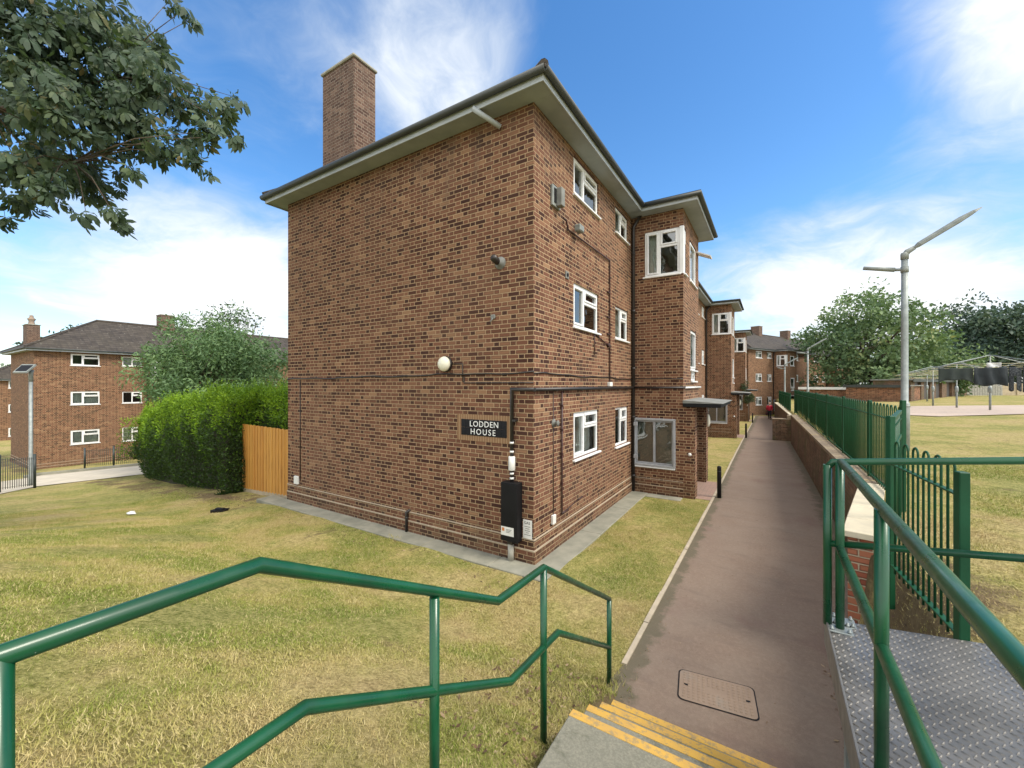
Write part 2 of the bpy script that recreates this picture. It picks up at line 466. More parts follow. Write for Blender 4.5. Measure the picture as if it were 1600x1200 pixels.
def tile_mat(name, c1, c2, lichen):
    m, t, p = mat(name, c1, .85, 0, .3)
    tc = t.node('ShaderNodeTexCoord')
    x, y, z = t.xyz(tc.outputs['Object']); nx, ny, nzz = t.xyz(tc.outputs['Normal'])
    k = t.m('GREATER_THAN', t.m('ABSOLUTE', nx), t.m('ABSOLUTE', ny))
    u = t.m('ADD', t.m('MULTIPLY', x, t.m('SUBTRACT', 1.0, k)), t.m('MULTIPLY', y, k))
    rw = t.m('DIVIDE', z, .155); c = t.m('FLOOR', rw); fr = t.m('SUBTRACT', rw, c)
    cu = t.m('ADD', t.m('DIVIDE', u, .30), t.m('MULTIPLY', t.m('FLOORED_MODULO', c, 2.0), .0))
    ci = t.m('FLOOR', cu); fu = t.m('SUBTRACT', cu, ci)
    r = t.white(t.comb(ci, c, .7))
    col = t.mix(r, c1, c2)
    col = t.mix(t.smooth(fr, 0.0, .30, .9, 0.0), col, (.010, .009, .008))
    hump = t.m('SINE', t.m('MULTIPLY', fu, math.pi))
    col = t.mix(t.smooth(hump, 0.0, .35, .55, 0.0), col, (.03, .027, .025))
    li = t.noise(tc.outputs['Object'], 5.5, 5, .75)
    col = t.mix(t.smooth(li, .60, .70, 0.0, .75), col, lichen)
    col = t.mix(t.smooth(t.noise(tc.outputs['Object'], .7, 4), .35, .7, 0.0, .35), col, (.085, .072, .052))
    t.put(p.inputs['Base Color'], col)
    h = t.m('ADD', t.m('MULTIPLY', hump, .6), t.m('SUBTRACT', 1.0, fr))
    t.put(p.inputs['Normal'], t.bump(h, .03, .9))
    return m


M_TILE = tile_mat('dark concrete roof tiles', (.040, .033, .028), (.072, .060, .050), (.26, .245, .20))


# lawn: straw and green patches, shared by the ground sheet and the blades
def lawn_color(t, pos, fine=True):
    a = t.noise(pos, .42, 4, .6); b = t.noise(t.vm('ADD', pos, (31.0, 7.0, 0.0)), 1.5, 4, .65)
    mixv = t.m('ADD', t.m('MULTIPLY', a, .62), t.m('MULTIPLY', b, .38))
    col = t.ramp(mixv, [(.38, (.140, .200, .026)), (.45, (.205, .245, .040)), (.50, (.315, .300, .080)), (.555, (.425, .350, .140)), (.64, (.41, .305, .145))])
    if fine:
        f = t.m('ADD', t.m('MULTIPLY', t.noise(pos, 34, 4, .7), .6), t.m('MULTIPLY', t.noise(pos, 9, 4, .75), .4))
        col = t.mix(t.smooth(f, .36, .66), t.mix(.62, col, (.085, .07, .022)), t.mix(.55, col, (.58, .47, .22)))
    return col


M_LAWN, t, p = mat('dry patchy lawn', rough=.95, spec=.15)
pos = t.node('ShaderNodeNewGeometry').outputs['Position']
col = lawn_color(t, pos)
x, y, z = t.xyz(pos)
bare = t.noise(pos, 1.1, 5, .7)
near_wall = t.smooth(t.m('ABSOLUTE', t.m('SUBTRACT', y, -.75)), .0, .8, .10, 0.0)
near_wall = t.m('MULTIPLY', near_wall, t.smooth(x, .2, .6, 1.0, 0.0))
hb = t.m('MULTIPLY', t.smooth(t.m('ABSOLUTE', t.m('SUBTRACT', y, -.1)), .2, .9, .16, 0.0), t.smooth(x, -8.6, -7.6, 1.0, 0.0))
steps_d = t.m('MULTIPLY', t.smooth(t.vm('DISTANCE', pos, (1.95, -2.6, .2)), .2, 1.1, .20, 0.0), 1.0)
bank_d = t.m('MULTIPLY', t.smooth(t.vm('DISTANCE', pos, (4.1, -1.1, 1.0)), .6, 1.6, .30, 0.0), 1.0)
bb = t.m('ADD', t.m('ADD', bare, near_wall), t.m('ADD', hb, t.m('ADD', steps_d, bank_d)))
dirt = t.mix(t.noise(pos, 26, 4, .7), (.075, .048, .030), (.20, .145, .085))
col = t.mix(t.smooth(bb, .62, .74, 0.0, .85), col, dirt)
t.put(p.inputs['Base Color'], col)
t.put(p.inputs['Normal'], t.bump(t.noise(pos, 40, 5, .7), .05, .8))

M_BLADE, t, p = mat('grass blades', rough=.75, spec=.2)
pos = t.node('ShaderNodeNewGeometry').outputs['Position']
at = t.node('ShaderNodeAttribute', attribute_name='tint').outputs['Fac']
bc = lawn_color(t, pos, False)
straw = t.mix(t.smooth(at, .5, 1.0), bc, (.50, .42, .21))
t.put(p.inputs['Base Color'], t.mix(t.smooth(at, 0.0, .25), t.mix(.5, bc, (.13, .17, .025)), straw))

M_ASPHALT, t, p = mat('worn reddish tarmac', rough=.92, spec=.3)
pos = t.node('ShaderNodeNewGeometry').outputs['Position']
x, y, z = t.xyz(pos)
f1 = t.noise(pos, 130, 3, .7); f2 = t.noise(pos, 1.3, 5, .65)
band = t.noise(t.comb(t.m('MULTIPLY', x, .8), t.m('MULTIPLY', y, 2.6), 0.0), 1.2, 5, .65)
col = t.mix(f1, (.098, .070, .052), (.262, .194, .148))
mid = t.noise(pos, 22, 4, .75)
col = t.mix(t.smooth(mid, .42, .68, 0.0, .38), col, (.27, .20, .155))
col = t.mix(t.smooth(f2, .35, .7, 0.0, .45), col, (.225, .180, .142))
col = t.mix(t.smooth(band, .52, .75, 0.0, .45), col, (.115, .088, .072))
col = t.mix(t.smooth(t.noise(pos, 210, 2, .5), .70, .76), col, (.30, .26, .22))
col = t.mix(t.smooth(t.noise(t.vm('ADD', pos, (5., 3., 0.)), .8, 3), .56, .72, 0.0, .35), col, (.15, .085, .072))
edge = t.m('ADD', t.m('MULTIPLY', t.smooth(x, 2.04, 2.38, .42, 0.0), 1.0), t.m('ADD', t.smooth(t.m('ADD', x, t.m('MULTIPLY', y, .02)), 4.1, 4.58, 0.0, .40), t.noise(pos, 3.4, 5, .7)))
col = t.mix(t.smooth(edge, .66, .88, 0.0, .7), col, (.085, .080, .048))
t.put(p.inputs['Base Color'], col)
t.put(p.inputs['Normal'], t.bump(t.m('ADD', f1, t.m('MULTIPLY', f2, .6)), .006, .8))

M_PALEPATH = simple('pale concrete path', (.52, .46, .36), (.42, .37, .29), 1.4, .9, bump=.004)
M_EDGING = simple('concrete edging', (.44, .37, .27), (.34, .29, .215), 4, .9, bump=.003)


def paver_mat(name, a, b, j, sx=.2, sy=.1, mode='xy'):
    m, t, p = mat(name, a, .9)
    pos = t.node('ShaderNodeTexCoord').outputs['Object']
    n = t.node('ShaderNodeTexBrick'); t.put(n.inputs['Vector'], pos)
    n.inputs['Scale'].default_value = 1; n.inputs['Brick Width'].default_value = sx; n.inputs['Row Height'].default_value = sy; n.inputs['Mortar Size'].default_value = .004
    n.inputs['Color1'].default_value = c4(a); n.inputs['Color2'].default_value = c4(b); n.inputs['Mortar'].default_value = c4(j)
    t.put(p.inputs['Base Color'], t.mix(t.noise(pos, 3, 4), n.outputs['Color'], t.mix(.35, n.outputs['Color'], (.2, .17, .13))))
    t.put(p.inputs['Normal'], t.bump(t.m('SUBTRACT', 1.0, n.outputs['Fac']), .004))
    return m


M_PAVER = paver_mat('pink block paving', (.36, .22, .17), (.30, .20, .155), (.16, .12, .09))
M_PAVING = paver_mat('pale pink paving', (.50, .40, .32), (.44, .35, .29), (.25, .20, .16), .6, .45)
M_COPING = None


def coping_mat():
    m, t, p = mat('brick on edge coping', rough=.9)
    tc = t.node('ShaderNodeTexCoord').outputs['Object']; x, y, z = t.xyz(tc)
    u = t.m('DIVIDE', y, .0762); c = t.m('FLOOR', u); f = t.m('SUBTRACT', u, c)
    d = t.m('MINIMUM', f, t.m('SUBTRACT', 1.0, f))
    r = t.white(t.comb(c, 2.2, 0.0))
    col = t.ramp(r, [(0, (.13, .095, .06)), (.5, (.20, .15, .10)), (.85, (.27, .215, .14)), (1, (.36, .27, .12))])
    col = t.mix(t.smooth(d, .04, .12, .8, 0.0), col, (.30, .25, .17))
    col = t.mix(t.smooth(t.noise(tc, 4, 5, .7), .5, .72, 0.0, .6), col, (.34, .29, .20))
    t.put(p.inputs['Base Color'], col); t.put(p.inputs['Normal'], t.bump(t.noise(tc, 30, 4), .01))
    return m


M_COPING = coping_mat()


def board_mat():
    m, t, p = mat('orange stained timber boards', rough=.75)
    tc = t.node('ShaderNodeTexCoord').outputs['Object']; x, y, z = t.xyz(tc)
    c = t.m('FLOOR', t.m('DIVIDE', x, .1))
    r = t.white(t.comb(c, .4, 0.0))
    grain = t.noise(t.comb(t.m('MULTIPLY', x, 30.0), t.m('MULTIPLY', y, 30.0), t.m('ADD', t.m('MULTIPLY', z, 2.0), t.m('MULTIPLY', c, 5.0))), 1.0, 5, .6)
    col = t.mix(r, (.46, .205, .030), (.54, .275, .050))
    col = t.mix(t.smooth(grain, .4, .7, 0.0, .6), col, (.30, .13, .022))
    col = t.mix(t.smooth(t.noise(t.comb(t.m('MULTIPLY', x, 9.0), 0.0, t.m('MULTIPLY', z, 3.2)), 1.6, 2), .74, .78, 0.0, .8), col, (.13, .06, .02))
    t.put(p.inputs['Base Color'], col); t.put(p.inputs['Normal'], t.bump(grain, .003))
    return m


M_BOARD = board_mat()
M_OLDTIMBER = simple('pale weathered timber', (.42, .35, .24), (.32, .26, .18), 3, .9)
M_STONE = simple('rubble stone', (.33, .32, .28), (.20, .20, .18), 7, .9, bump=.03, bscale=9)
M_YELLOW, t, p = mat('worn yellow nosing', rough=.75)
tc = t.node('ShaderNodeTexCoord').outputs['Object']
cy = t.mix(t.smooth(t.noise(tc, 7, 4, .7), .35, .7), (.58, .34, .055), (.50, .30, .075))
t.put(p.inputs['Base Color'], t.mix(t.smooth(t.noise(tc, 17, 6, .8), .50, .60, 0.0, .75), cy, (.25, .20, .12)))
t.put(p.inputs['Normal'], t.bump(t.noise(tc, 120, 3), .003))
M_STEP, t, p = mat('green stained step concrete', rough=.9)
tc = t.node('ShaderNodeTexCoord').outputs['Object']
cs = t.mix(t.noise(tc, 1.8, 5, .65), (.125, .125, .095), (.225, .215, .165))
cs = t.mix(t.smooth(t.noise(tc, 70, 4, .7), .38, .66, 0.0, .5), cs, (.31, .29, .22))
cs = t.mix(t.smooth(t.noise(tc, 4.5, 5, .75), .52, .70, 0.0, .6), cs, (.075, .078, .050))
t.put(p.inputs['Base Color'], cs); t.put(p.inputs['Normal'], t.bump(t.noise(tc, 120, 4), .004))
M_PLATE, t, p = mat('worn steel chequer plate', rough=.40, metal=.55)
tc = t.node('ShaderNodeTexCoord').outputs['Object']
pm = t.mix(t.smooth(t.noise(tc, 2.3, 5, .65), .3, .7), (.135, .13, .12), (.22, .212, .198))
t.put(p.inputs['Base Color'], t.mix(t.smooth(t.noise(tc, 60, 4, .7), .55, .75, 0.0, .4), pm, (.20, .18, .15)))
t.put(p.inputs['Roughness'], t.smooth(t.noise(tc, 5, 5), .3, .7, .34, .55))
M_IRONCOVER, t, p = mat('rusty manhole iron', rough=.75, metal=.15)
tc = t.node('ShaderNodeTexCoord').outputs['Object']
mm = t.mix(t.noise(tc, 5, 5, .65), (.20, .14, .10), (.29, .215, .155))
t.put(p.inputs['Base Color'], t.mix(t.smooth(t.noise(tc, 3.2, 4), .55, .75, 0.0, .7), mm, (.22, .20, .17)))


def leaf_mat(name, stops, rough=.55, transl=.25):
    m, t, p = mat(name, rough=rough, spec=.35)
    at = t.node('ShaderNodeAttribute', attribute_name='tint').outputs['Fac']
    col = t.ramp(at, stops)
    t.put(p.inputs['Base Color'], col)
    tl = t.node('ShaderNodeBsdfTranslucent'); t.put(tl.inputs['Color'], t.mix(.5, col, (.12, .20, .02)))
    mx = t.node('ShaderNodeMixShader'); mx.inputs[0].default_value = transl
    t.l.new(p.outputs[0], mx.inputs[1]); t.l.new(tl.outputs[0], mx.inputs[2])
    t.l.new(mx.outputs[0], m.node_tree.nodes['Material Output'].inputs[0])
    return m


M_CHESTLEAF = leaf_mat('chestnut leaves', [(0, (.032, .056, .036)), (.5, (.056, .092, .054)), (.9, (.11, .15, .07)), (1, (.17, .14, .055))], transl=.3)
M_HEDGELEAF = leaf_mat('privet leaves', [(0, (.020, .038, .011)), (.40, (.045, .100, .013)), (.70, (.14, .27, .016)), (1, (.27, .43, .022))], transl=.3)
M_BUSHLEAF = leaf_mat('feathery bush leaves', [(0, (.06, .12, .05)), (.5, (.115, .20, .080)), (1, (.21, .32, .13))], transl=.25)
M_TREELEAF = leaf_mat('broad tree leaves', [(0, (.07, .125, .06)), (.5, (.13, .205, .09)), (.9, (.21, .29, .12)), (1, (.28, .31, .13))], transl=.25)
M_DARKLEAF = leaf_mat('dark evergreen leaves', [(0, (.034, .062, .046)), (.5, (.060, .100, .070)), (1, (.11, .155, .095))], transl=.12)
M_LAUREL = leaf_mat('glossy shrub leaves', [(0, (.018, .036, .016)), (.5, (.035, .065, .024)), (1, (.09, .13, .05))], rough=.32, transl=.15)
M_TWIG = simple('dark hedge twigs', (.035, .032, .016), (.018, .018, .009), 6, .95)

# ------------------------------------------------------------------ foliage helpers
def rand_unit(n):
    v = rng.normal(size=(n, 3)); return v / np.linalg.norm(v, axis=1, keepdims=True)


def leaf_quads(P, D, N, L, Wd, tint):
    """rhombus leaves: P base points, D direction, N rough normal, L length, Wd width"""
    D = D / np.linalg.norm(D, axis=1, keepdims=True)
    S = np.cross(D, N); S /= np.maximum(np.linalg.norm(S, axis=1, keepdims=True), 1e-6)
    L = np.broadcast_to(L, (len(P),))[:, None]; Wd = np.broadcast_to(Wd, (len(P),))[:, None]
    mid = P + D * L * .5
    v = np.stack([P, mid + S * Wd * .5, P + D * L, mid - S * Wd * .5], 1).reshape(-1, 3)
    f = np.arange(len(P) * 4).reshape(-1, 4)
    return v, f, np.repeat(tint, 4)


def clump_leaves(C, rad, per, L, tint_c, droop=.3, squash=.8, asp=.5):
    """leaves spread through round clumps with centres C and radii rad"""
    n = len(C) * per
    cc = np.repeat(C, per, 0); rr = np.repeat(rad, per)
    off = rand_unit(n) * (rng.random((n, 1)) ** .45) * rr[:, None]; off[:, 2] *= squash
    P = cc + off
    D = rand_unit(n) * .9 + off / np.maximum(rr[:, None], .01) * .9; D[:, 2] -= droop
    tint = np.clip(np.repeat(tint_c, per) + rng.normal(size=n) * .14, 0, 1)
    Ls = L * (.65 + .7 * rng.random(n))
    return leaf_quads(P, D, rand_unit(n), Ls, Ls * asp, tint)


def crown_points(n, c, r, shell=.5, low=-.75, seed=0, rough=.22):
    """points spread through an uneven ellipsoid"""
    g = np.random.default_rng(seed)
    out = []
    ph = g.random(6) * 6.28
    while len(out) < n:
        v = g.normal(size=3); v /= np.linalg.norm(v)
        if v[2] < low: continue
        a = math.atan2(v[1], v[0])
        k = 1 + rough * (math.sin(3 * a + ph[0]) * .5 + math.sin(5 * a + 4 * v[2] + ph[1]) * .4 + math.sin(7 * v[2] + ph[2] + 2 * a) * .4)
        q = (shell + (1 - shell) * g.random()) * k
        out.append((c[0] + v[0] * r[0] * q, c[1] + v[1] * r[1] * q, c[2] + v[2] * r[2] * q))
    return np.array(out)


def make_tree(name, label, cat, base, c, r, nclump, per, crad, L, material, trunk_r, seed, group=None, low=-.75, shell=.45, droop=.3, asp=.5, rough=.22, nlimb=9, extra=None):
    t = thing(name, label, cat, base, 0, group)
    b = np.array(base); C = crown_points(nclump, c, r, shell, low, seed, rough)
    if extra is not None: C = np.vstack([C, extra])
    rad = crad * (.6 + .8 * np.random.default_rng(seed + 1).random(len(C)))
    tint = np.clip(np.random.default_rng(seed + 2).normal(.48, .2, len(C)), .05, .95)
    v, f, ti = clump_leaves(C - b, rad, per, L, tint, droop, asp=asp)
    np_mesh('crown', v, f, material, t, ti)
    mb = MB(); g = random.Random(seed)
    fork = Vector((c[0] - b[0], c[1] - b[1], max(.8, (c[2] - r[2] * .55) - b[2])))
    mb.tube([(0, 0, -.2), (fork.x * .3, fork.y * .3, fork.z * .5), tuple(fork)], [trunk_r * 1.15, trunk_r * .95, trunk_r * .8], 10)
    for i in range(nlimb):
        e = Vector(C[g.randrange(len(C))] - b); md = fork.lerp(e, .5) + Vector((0, 0, .12 * r[2]))
        mb.tube([tuple(fork), tuple(md), tuple(e)], [trunk_r * .5, trunk_r * .28, trunk_r * .08], 6)
        for j in range(2):
            e2 = Vector(C[g.randrange(len(C))] - b)
            if (e2 - md).length < r[0] * .9: mb.tube([tuple(md), tuple((md + e2) / 2 + Vector((0, 0, .1))), tuple(e2)], [trunk_r * .22, trunk_r * .14, trunk_r * .05], 5)
    mb.build('trunk', M_BARK, t)
    return t


# ------------------------------------------------------------------ ground sheet
def ground_sheet():
    def axis(segs):
        out = []
        for a, b, s in segs: out += list(np.arange(a, b, s))
        return np.array(out)
    xs = axis([(-700, -120, 60), (-120, -45, 8), (-45, -16, 1.2), (-16, 1.6, .35), (1.6, 2.3, .1), (2.3, 3.4, .4), (3.4, 5.2, .06), (5.2, 9, .4), (9, 45, 1.5), (45, 120, 10), (120, 701, 60)])
    ys = axis([(-120, -14, 8), (-14, -7, 1), (-7, 4, .2), (4, 30, .7), (30, 75, 2.5), (75, 160, 12), (160, 901, 70)])
    X, Y = np.meshgrid(xs, ys)
    wf = wallface(Y)
    X = X + (wf - 4.5) * np.exp(-((X - 4.5) / .5) ** 2 * (np.abs(X - 4.5) > .35))
    Z = gz(X, Y)
    lump = .012 * np.sin(X * 2.1 + Y * 1.7) + .010 * np.sin(X * 3.7 - Y * 2.9 + 1)
    Z = Z + lump * ss(0, 1, np.abs(X - 3.2) - 1.3)
    onpath = (X > 2.02) & (X < wf + .06) & (Y > -2.6) & (Y < 70)
    Z = np.where(onpath, Z - .03, Z)
    ny, nx = X.shape
    v = np.stack([X, Y, Z], -1).reshape(-1, 3)
    i = np.arange(ny * nx).reshape(ny, nx)
    f = np.stack([i[:-1, :-1], i[:-1, 1:], i[1:, 1:], i[1:, :-1]], -1).reshape(-1, 4)
    struct(np_mesh('ground', v, f, M_LAWN, smooth=True))


ground_sheet()


def sheet(name, left, right, ys, material, lift, nx=6, zf=None, skirt=0.0):
    xs = np.linspace(0, 1, nx); vs = []
    for y in ys:
        a, b = left(y), right(y)
        for s in xs:
            x = a + (b - a) * s
            vs.append((x, y, (zf or gzf)(x, y) + lift))
    n = len(ys); i = np.arange(n * nx).reshape(n, nx)
    f = np.stack([i[:-1, :-1], i[:-1, 1:], i[1:, 1:], i[1:, :-1]], -1).reshape(-1, 4)
    o = np_mesh(name, vs, f, material, smooth=True)
    return struct(o)


path_ys = list(np.arange(-4.5, 12, .5)) + list(np.arange(12, 47, 1.5))
pz = lambda x, y: float(left_z(2.5, max(y, -1.99)))
KX = lambda y: 2.03 + .03 * math.sin(y * .21) - .16 * float(ss(22, 46, y))
sheet('tarmac_path', lambda y: KX(y) if y > -1.2 else KX(y) - .0 - .10 * float(ss(-1.2, -2.2, y)), lambda y: 6.5 if y > 41 else float(wallface(y)) + .05 if y > -.23 else 4.0, path_ys, M_ASPHALT, .006, 10, pz)
# concrete edging strip beside the tarmac
mb = MB()
ys = list(np.arange(-1.6, 46, .9))
for i, y in enumerate(ys[:-1]):
    if True:
        y1 = ys[i + 1] - .012
        a, b = KX(y) - .055, KX(y1) - .055
        za, zb = pz(2, y), pz(2, y1); h = .022 + .008 * rng.random(); dxx = .008 * (rng.random() - .5)
        vs = [(a + dxx, y, za - .1), (a + .055, y, za - .1), (b + .055, y1, zb - .1), (b + dxx, y1, zb - .1), (a + dxx, y, za + h), (a + .055, y, za + h), (b + .055, y1, zb + h), (b + dxx, y1, zb + h)]
        mb.add(vs, [(0, 3, 2, 1), (4, 5, 6, 7), (0, 1, 5, 4), (1, 2, 6, 5), (2, 3, 7, 6), (3, 0, 4, 7)])
struct(mb.build('path_edging', M_EDGING))
# concrete apron round the foot of the near block
mb = MB(); zt = .022
for x0, x1 in ((-8.0, -6.1), (-6.09, -4.0), (-3.99, -2.15), (-2.14, -.62), (-.61, .42)):
    mb.box(x0, x1, -.44, .0, -.15, zt + .004 * rng.random(), ch=.012)
for y0, y1 in ((.0, 1.9), (1.91, 3.8), (3.81, 5.6)):
    mb.box(.0, .46, y0 + .003, y1, -.15, zt + .004 * rng.random(), ch=.012)
mb.box(.47, 1.35, 5.25, 5.6, -.15, zt - .004, ch=.012)
struct(mb.build('concrete_apron', M_CONC))
# block paving at the entrances
for y0 in (6.1, 21.4, 36.6):
    mb = MB(); zz = pz(2, y0 + 1) + .012
    mb.box(1.37, KX(y0) - .06, y0 - .35, y0 + 1.9, zz - .2, zz, ch=.004)
    struct(mb.build('block_paving', M_PAVER))
# pale concrete path low on the left, in front of the far block
mb = MB()
pa = [(-21.0, 1.75), (-22.8, -1.95), (-19.6, -3.4), (-12, -7.3)]; pb = [(-27.0, 3.2), (-29.5, -.8), (-26.5, -4.2), (-19, -9.5)]
pa = [(-20.3, 5.5)] + pa; pb = [(-25.5, 7.5)] + pb
n = len(pa)
dense_a, dense_b = [], []
for i in range(n - 1):
    for k in range(5):
        s = k / 5
        dense_a.append((pa[i][0] + (pa[i + 1][0] - pa[i][0]) * s, pa[i][1] + (pa[i + 1][1] - pa[i][1]) * s)); dense_b.append((pb[i][0] + (pb[i + 1][0] - pb[i][0]) * s, pb[i][1] + (pb[i + 1][1] - pb[i][1]) * s))
vs = []
for a, b in zip(dense_a, dense_b):
    for s in np.linspace(0, 1, 7):
        x, y = a[0] + (b[0] - a[0]) * s, a[1] + (b[1] - a[1]) * s; vs.append((x, y, gzf(x, y) + .03))
nn = len(dense_a)
i = np.arange(nn * 7).reshape(nn, 7)
struct(np_mesh('pale_path', vs, np.stack([i[:-1, :-1], i[:-1, 1:], i[1:, 1:], i[1:, :-1]], -1).reshape(-1, 4), M_PALEPATH, smooth=True))
mb = MB()
kb = dense_b[:12]
for (x0, y0), (x1, y1) in zip(kb[:-1], kb[1:]):
    z0, z1 = gzf(x0, y0), gzf(x1, y1)
    mb.add([(x0, y0, z0 - .1), (x1, y1, z1 - .1), (x1, y1, z1 + .16), (x0, y0, z0 + .16), (x0 - .18, y0 + .02, z0 + .16), (x1 - .18, y1 + .02, z1 + .16)], [(0, 1, 2, 3), (3, 2, 5, 4)])
struct(mb.build('kerb', M_CONC))
# paved drying area on the upper lawn
pp = [(9.0, 22.4), (10.1, 21.5), (14.2, 24.0), (20, 28), (18, 33.5), (11.4, 32.3)]
vs = [(x, y, gzf(x, y) + .035) for x, y in pp]
cx, cy = 13.5, 27.5
vv = [(cx, cy, gzf(cx, cy) + .045)] + vs
mb = MB(); mb.add(vv, [(0, i + 1, (i + 1) % 6 + 1) for i in range(6)])
struct(mb.build('drying_area_paving', M_PAVING))


# ------------------------------------------------------------------ windows
def window(parent, fr, s0, s1, z0, z1, layout='A', name='window', rec=.045, frame=None, back='room', sill=True, open_top=0.0, label=None, detail=True, flip=False, room=True):
    """uPVC window in frame fr: parts window > pane, sill, curtain"""
    fm = frame or M_UPVC
    mb = MB(); W_ = s1 - s0; fw = .055; d0, d1 = -rec - .06, -rec
    S = (lambda a: s1 - (a - s0)) if flip else (lambda a: a)
    def bx(a, b, c, d, e0=d0, e1=d1):
        a, b = S(a), S(b); a, b = min(a, b), max(a, b)
        mb.box(a, b, e0, e1, c, d, fr, .008 if detail else 0)
    bx(s0, s0 + fw, z0, z1); bx(s1 - fw, s1, z0, z1)
    bx(s0 + fw, s1 - fw, z0, z0 + fw); bx(s0 + fw, s1 - fw, z1 - fw, z1)
    panes = []
    def sash(a, b, c, d, t=.045, e=.018):
        bx(a, a + t, c, d, d0 + .01, d1 + e); bx(b - t, b, c, d, d0 + .01, d1 + e)
        bx(a + t, b - t, c, c + t, d0 + .01, d1 + e); bx(a + t, b - t, d - t, d, d0 + .01, d1 + e)
        panes.append((a + t, b - t, c + t, d - t))
    zh = z1 - (z1 - z0) * .36
    if layout == 'A':
        sm = s0 + W_ * .43
        bx(sm - .03, sm + .03, z0 + fw, z1 - fw); sash(s0 + fw, sm - .03, z0 + fw, z1 - fw)
        bx(sm + .03, s1 - fw, zh - .03, zh + .03)
        if open_top: panes.append((sm + .03, s1 - fw, zh + .03, z1 - fw))
        else: sash(sm + .03, s1 - fw, zh + .03, z1 - fw)
        panes.append((sm + .03, s1 - fw, z0 + fw, zh - .03))
    elif layout == 'B':
        sm = s0 + W_ * .5
        bx(sm - .03, sm + .03, z0 + fw, z1 - fw); panes.append((s0 + fw, sm - .03, z0 + fw, z1 - fw))
        bx(sm + .03, s1 - fw, zh - .03, zh + .03); sash(sm + .03, s1 - fw, zh + .03, z1 - fw); panes.append((sm + .03, s1 - fw, z0 + fw, zh - .03))
    elif layout == 'T':
        sash(s0 + fw, s1 - fw, z0 + fw, z1 - fw)
    elif layout == 'M':
        sm = (s0 + s1) / 2
        bx(sm - .03, sm + .03, z0 + fw, z1 - fw); panes.append((s0 + fw, sm - .03, z0 + fw, z1 - fw)); panes.append((sm + .03, s1 - fw, z0 + fw, z1 - fw))
    wobj = mb.build(name, fm, parent)
    if label: wobj['label'] = label
    pm = MB()
    for a, b, c, d in panes:
        a, b = S(a), S(b); pm.quad(fr(a, d1 - .03, c), fr(b, d1 - .03, c), fr(b, d1 - .03, d), fr(a, d1 - .03, d))
    pm.build('pane', M_GLASS, wobj)
    if sill:
        sb = MB(); sb.box(s0 - .045, s1 + .045, -rec + .003, .055, z0 - .045, z0 - .003, fr, .008 if detail else 0); sb.build('sill', fm, wobj)
    # what stands behind the glass
    bmq = MB(); db = -rec - .20
    if back == 'curtain':
        n = 26; vs = []
        for i in range(n + 1):
            a = s0 + W_ * i / n; dd = db + .035 * math.sin(i * 2.1) + .012 * math.sin(i * 5.3)
            vs += [fr(a, dd, z0 + .01), fr(a, dd, z1 - .01)]
        bmq.add(vs, [(2 * i, 2 * i + 2, 2 * i + 3, 2 * i + 1) for i in range(n)], True); bmq.build('curtain', M_CURTAIN, wobj)
    elif back == 'half':
        n = 10; vs = []
        for i in range(n + 1):
            a = s0 + W_ * .3 * i / n; dd = db + .03 * math.sin(i * 2.1)
            vs += [fr(S(a), dd, z0 + .01), fr(S(a), dd, z1 - .01)]
        bmq.add(vs, [(2 * i, 2 * i + 2, 2 * i + 3, 2 * i + 1) for i in range(n)], True); bmq.build('curtain', M_CURTAIN, wobj)
    elif back == 'blind':
        bmq.quad(fr(s0, db, z0), fr(s1, db, z0), fr(s1, db, z1), fr(s0, db, z1)); bmq.build('blind', M_BLIND, wobj)
    if not room: return wobj
    rb = MB(); e = -1.1
    rb.add([fr(s0 - .2, e, z0 - .25), fr(s1 + .2, e, z0 - .25), fr(s1 + .2, e, z1 + .15), fr(s0 - .2, e, z1 + .15), fr(s0 - .0, -.115, z0), fr(s1, -.115, z0), fr(s1, -.115, z1), fr(s0, -.115, z1)],
           [(0, 1, 2, 3), (0, 1, 5, 4), (1, 2, 6, 5), (2, 3, 7, 6), (3, 0, 4, 7)])
    rb.build('room', M_INTERIOR, wobj)
    return wobj


# ------------------------------------------------------------------ the three storey block
EH = 7.66           # wall head
OV = .36            # eaves overhang
BY, BW, BD, PER = 5.64, 2.66, 1.36, 15.27
SILLS = ((1.50, 2.43), (4.15, 5.03), (6.78, 7.56))
SILLB = ((1.42, 2.40), (4.16, 4.98), (6.84, 7.50))


def hip_roof(mb, x0, x1, y0, y1, z, pitch=.60, th=.10, along='y'):
    if along == 'y':
        hw = (x1 - x0) / 2; r = hw * pitch; xm = (x0 + x1) / 2
        A, B, C, D = (x0, y0, z), (x1, y0, z), (x1, y1, z), (x0, y1, z); P, Q = (xm, y0 + hw, z + r), (xm, y1 - hw, z + r)
        fs = [(A, B, P), (B, C, Q, P), (C, D, Q), (D, A, P, Q)]
    else:
        hw = (y1 - y0) / 2; r = hw * pitch; ym = (y0 + y1) / 2
        A, B, C, D = (x0, y0, z), (x1, y0, z), (x1, y1, z), (x0, y1, z); P, Q = (x1 - hw, ym, z + r), (x0, ym, z + r)
        fs = [(A, B, P, Q), (B, C, P), (C, D, Q, P)]
    for f in fs: mb.add(list(f), [tuple(range(len(f)))])
    return P, Q


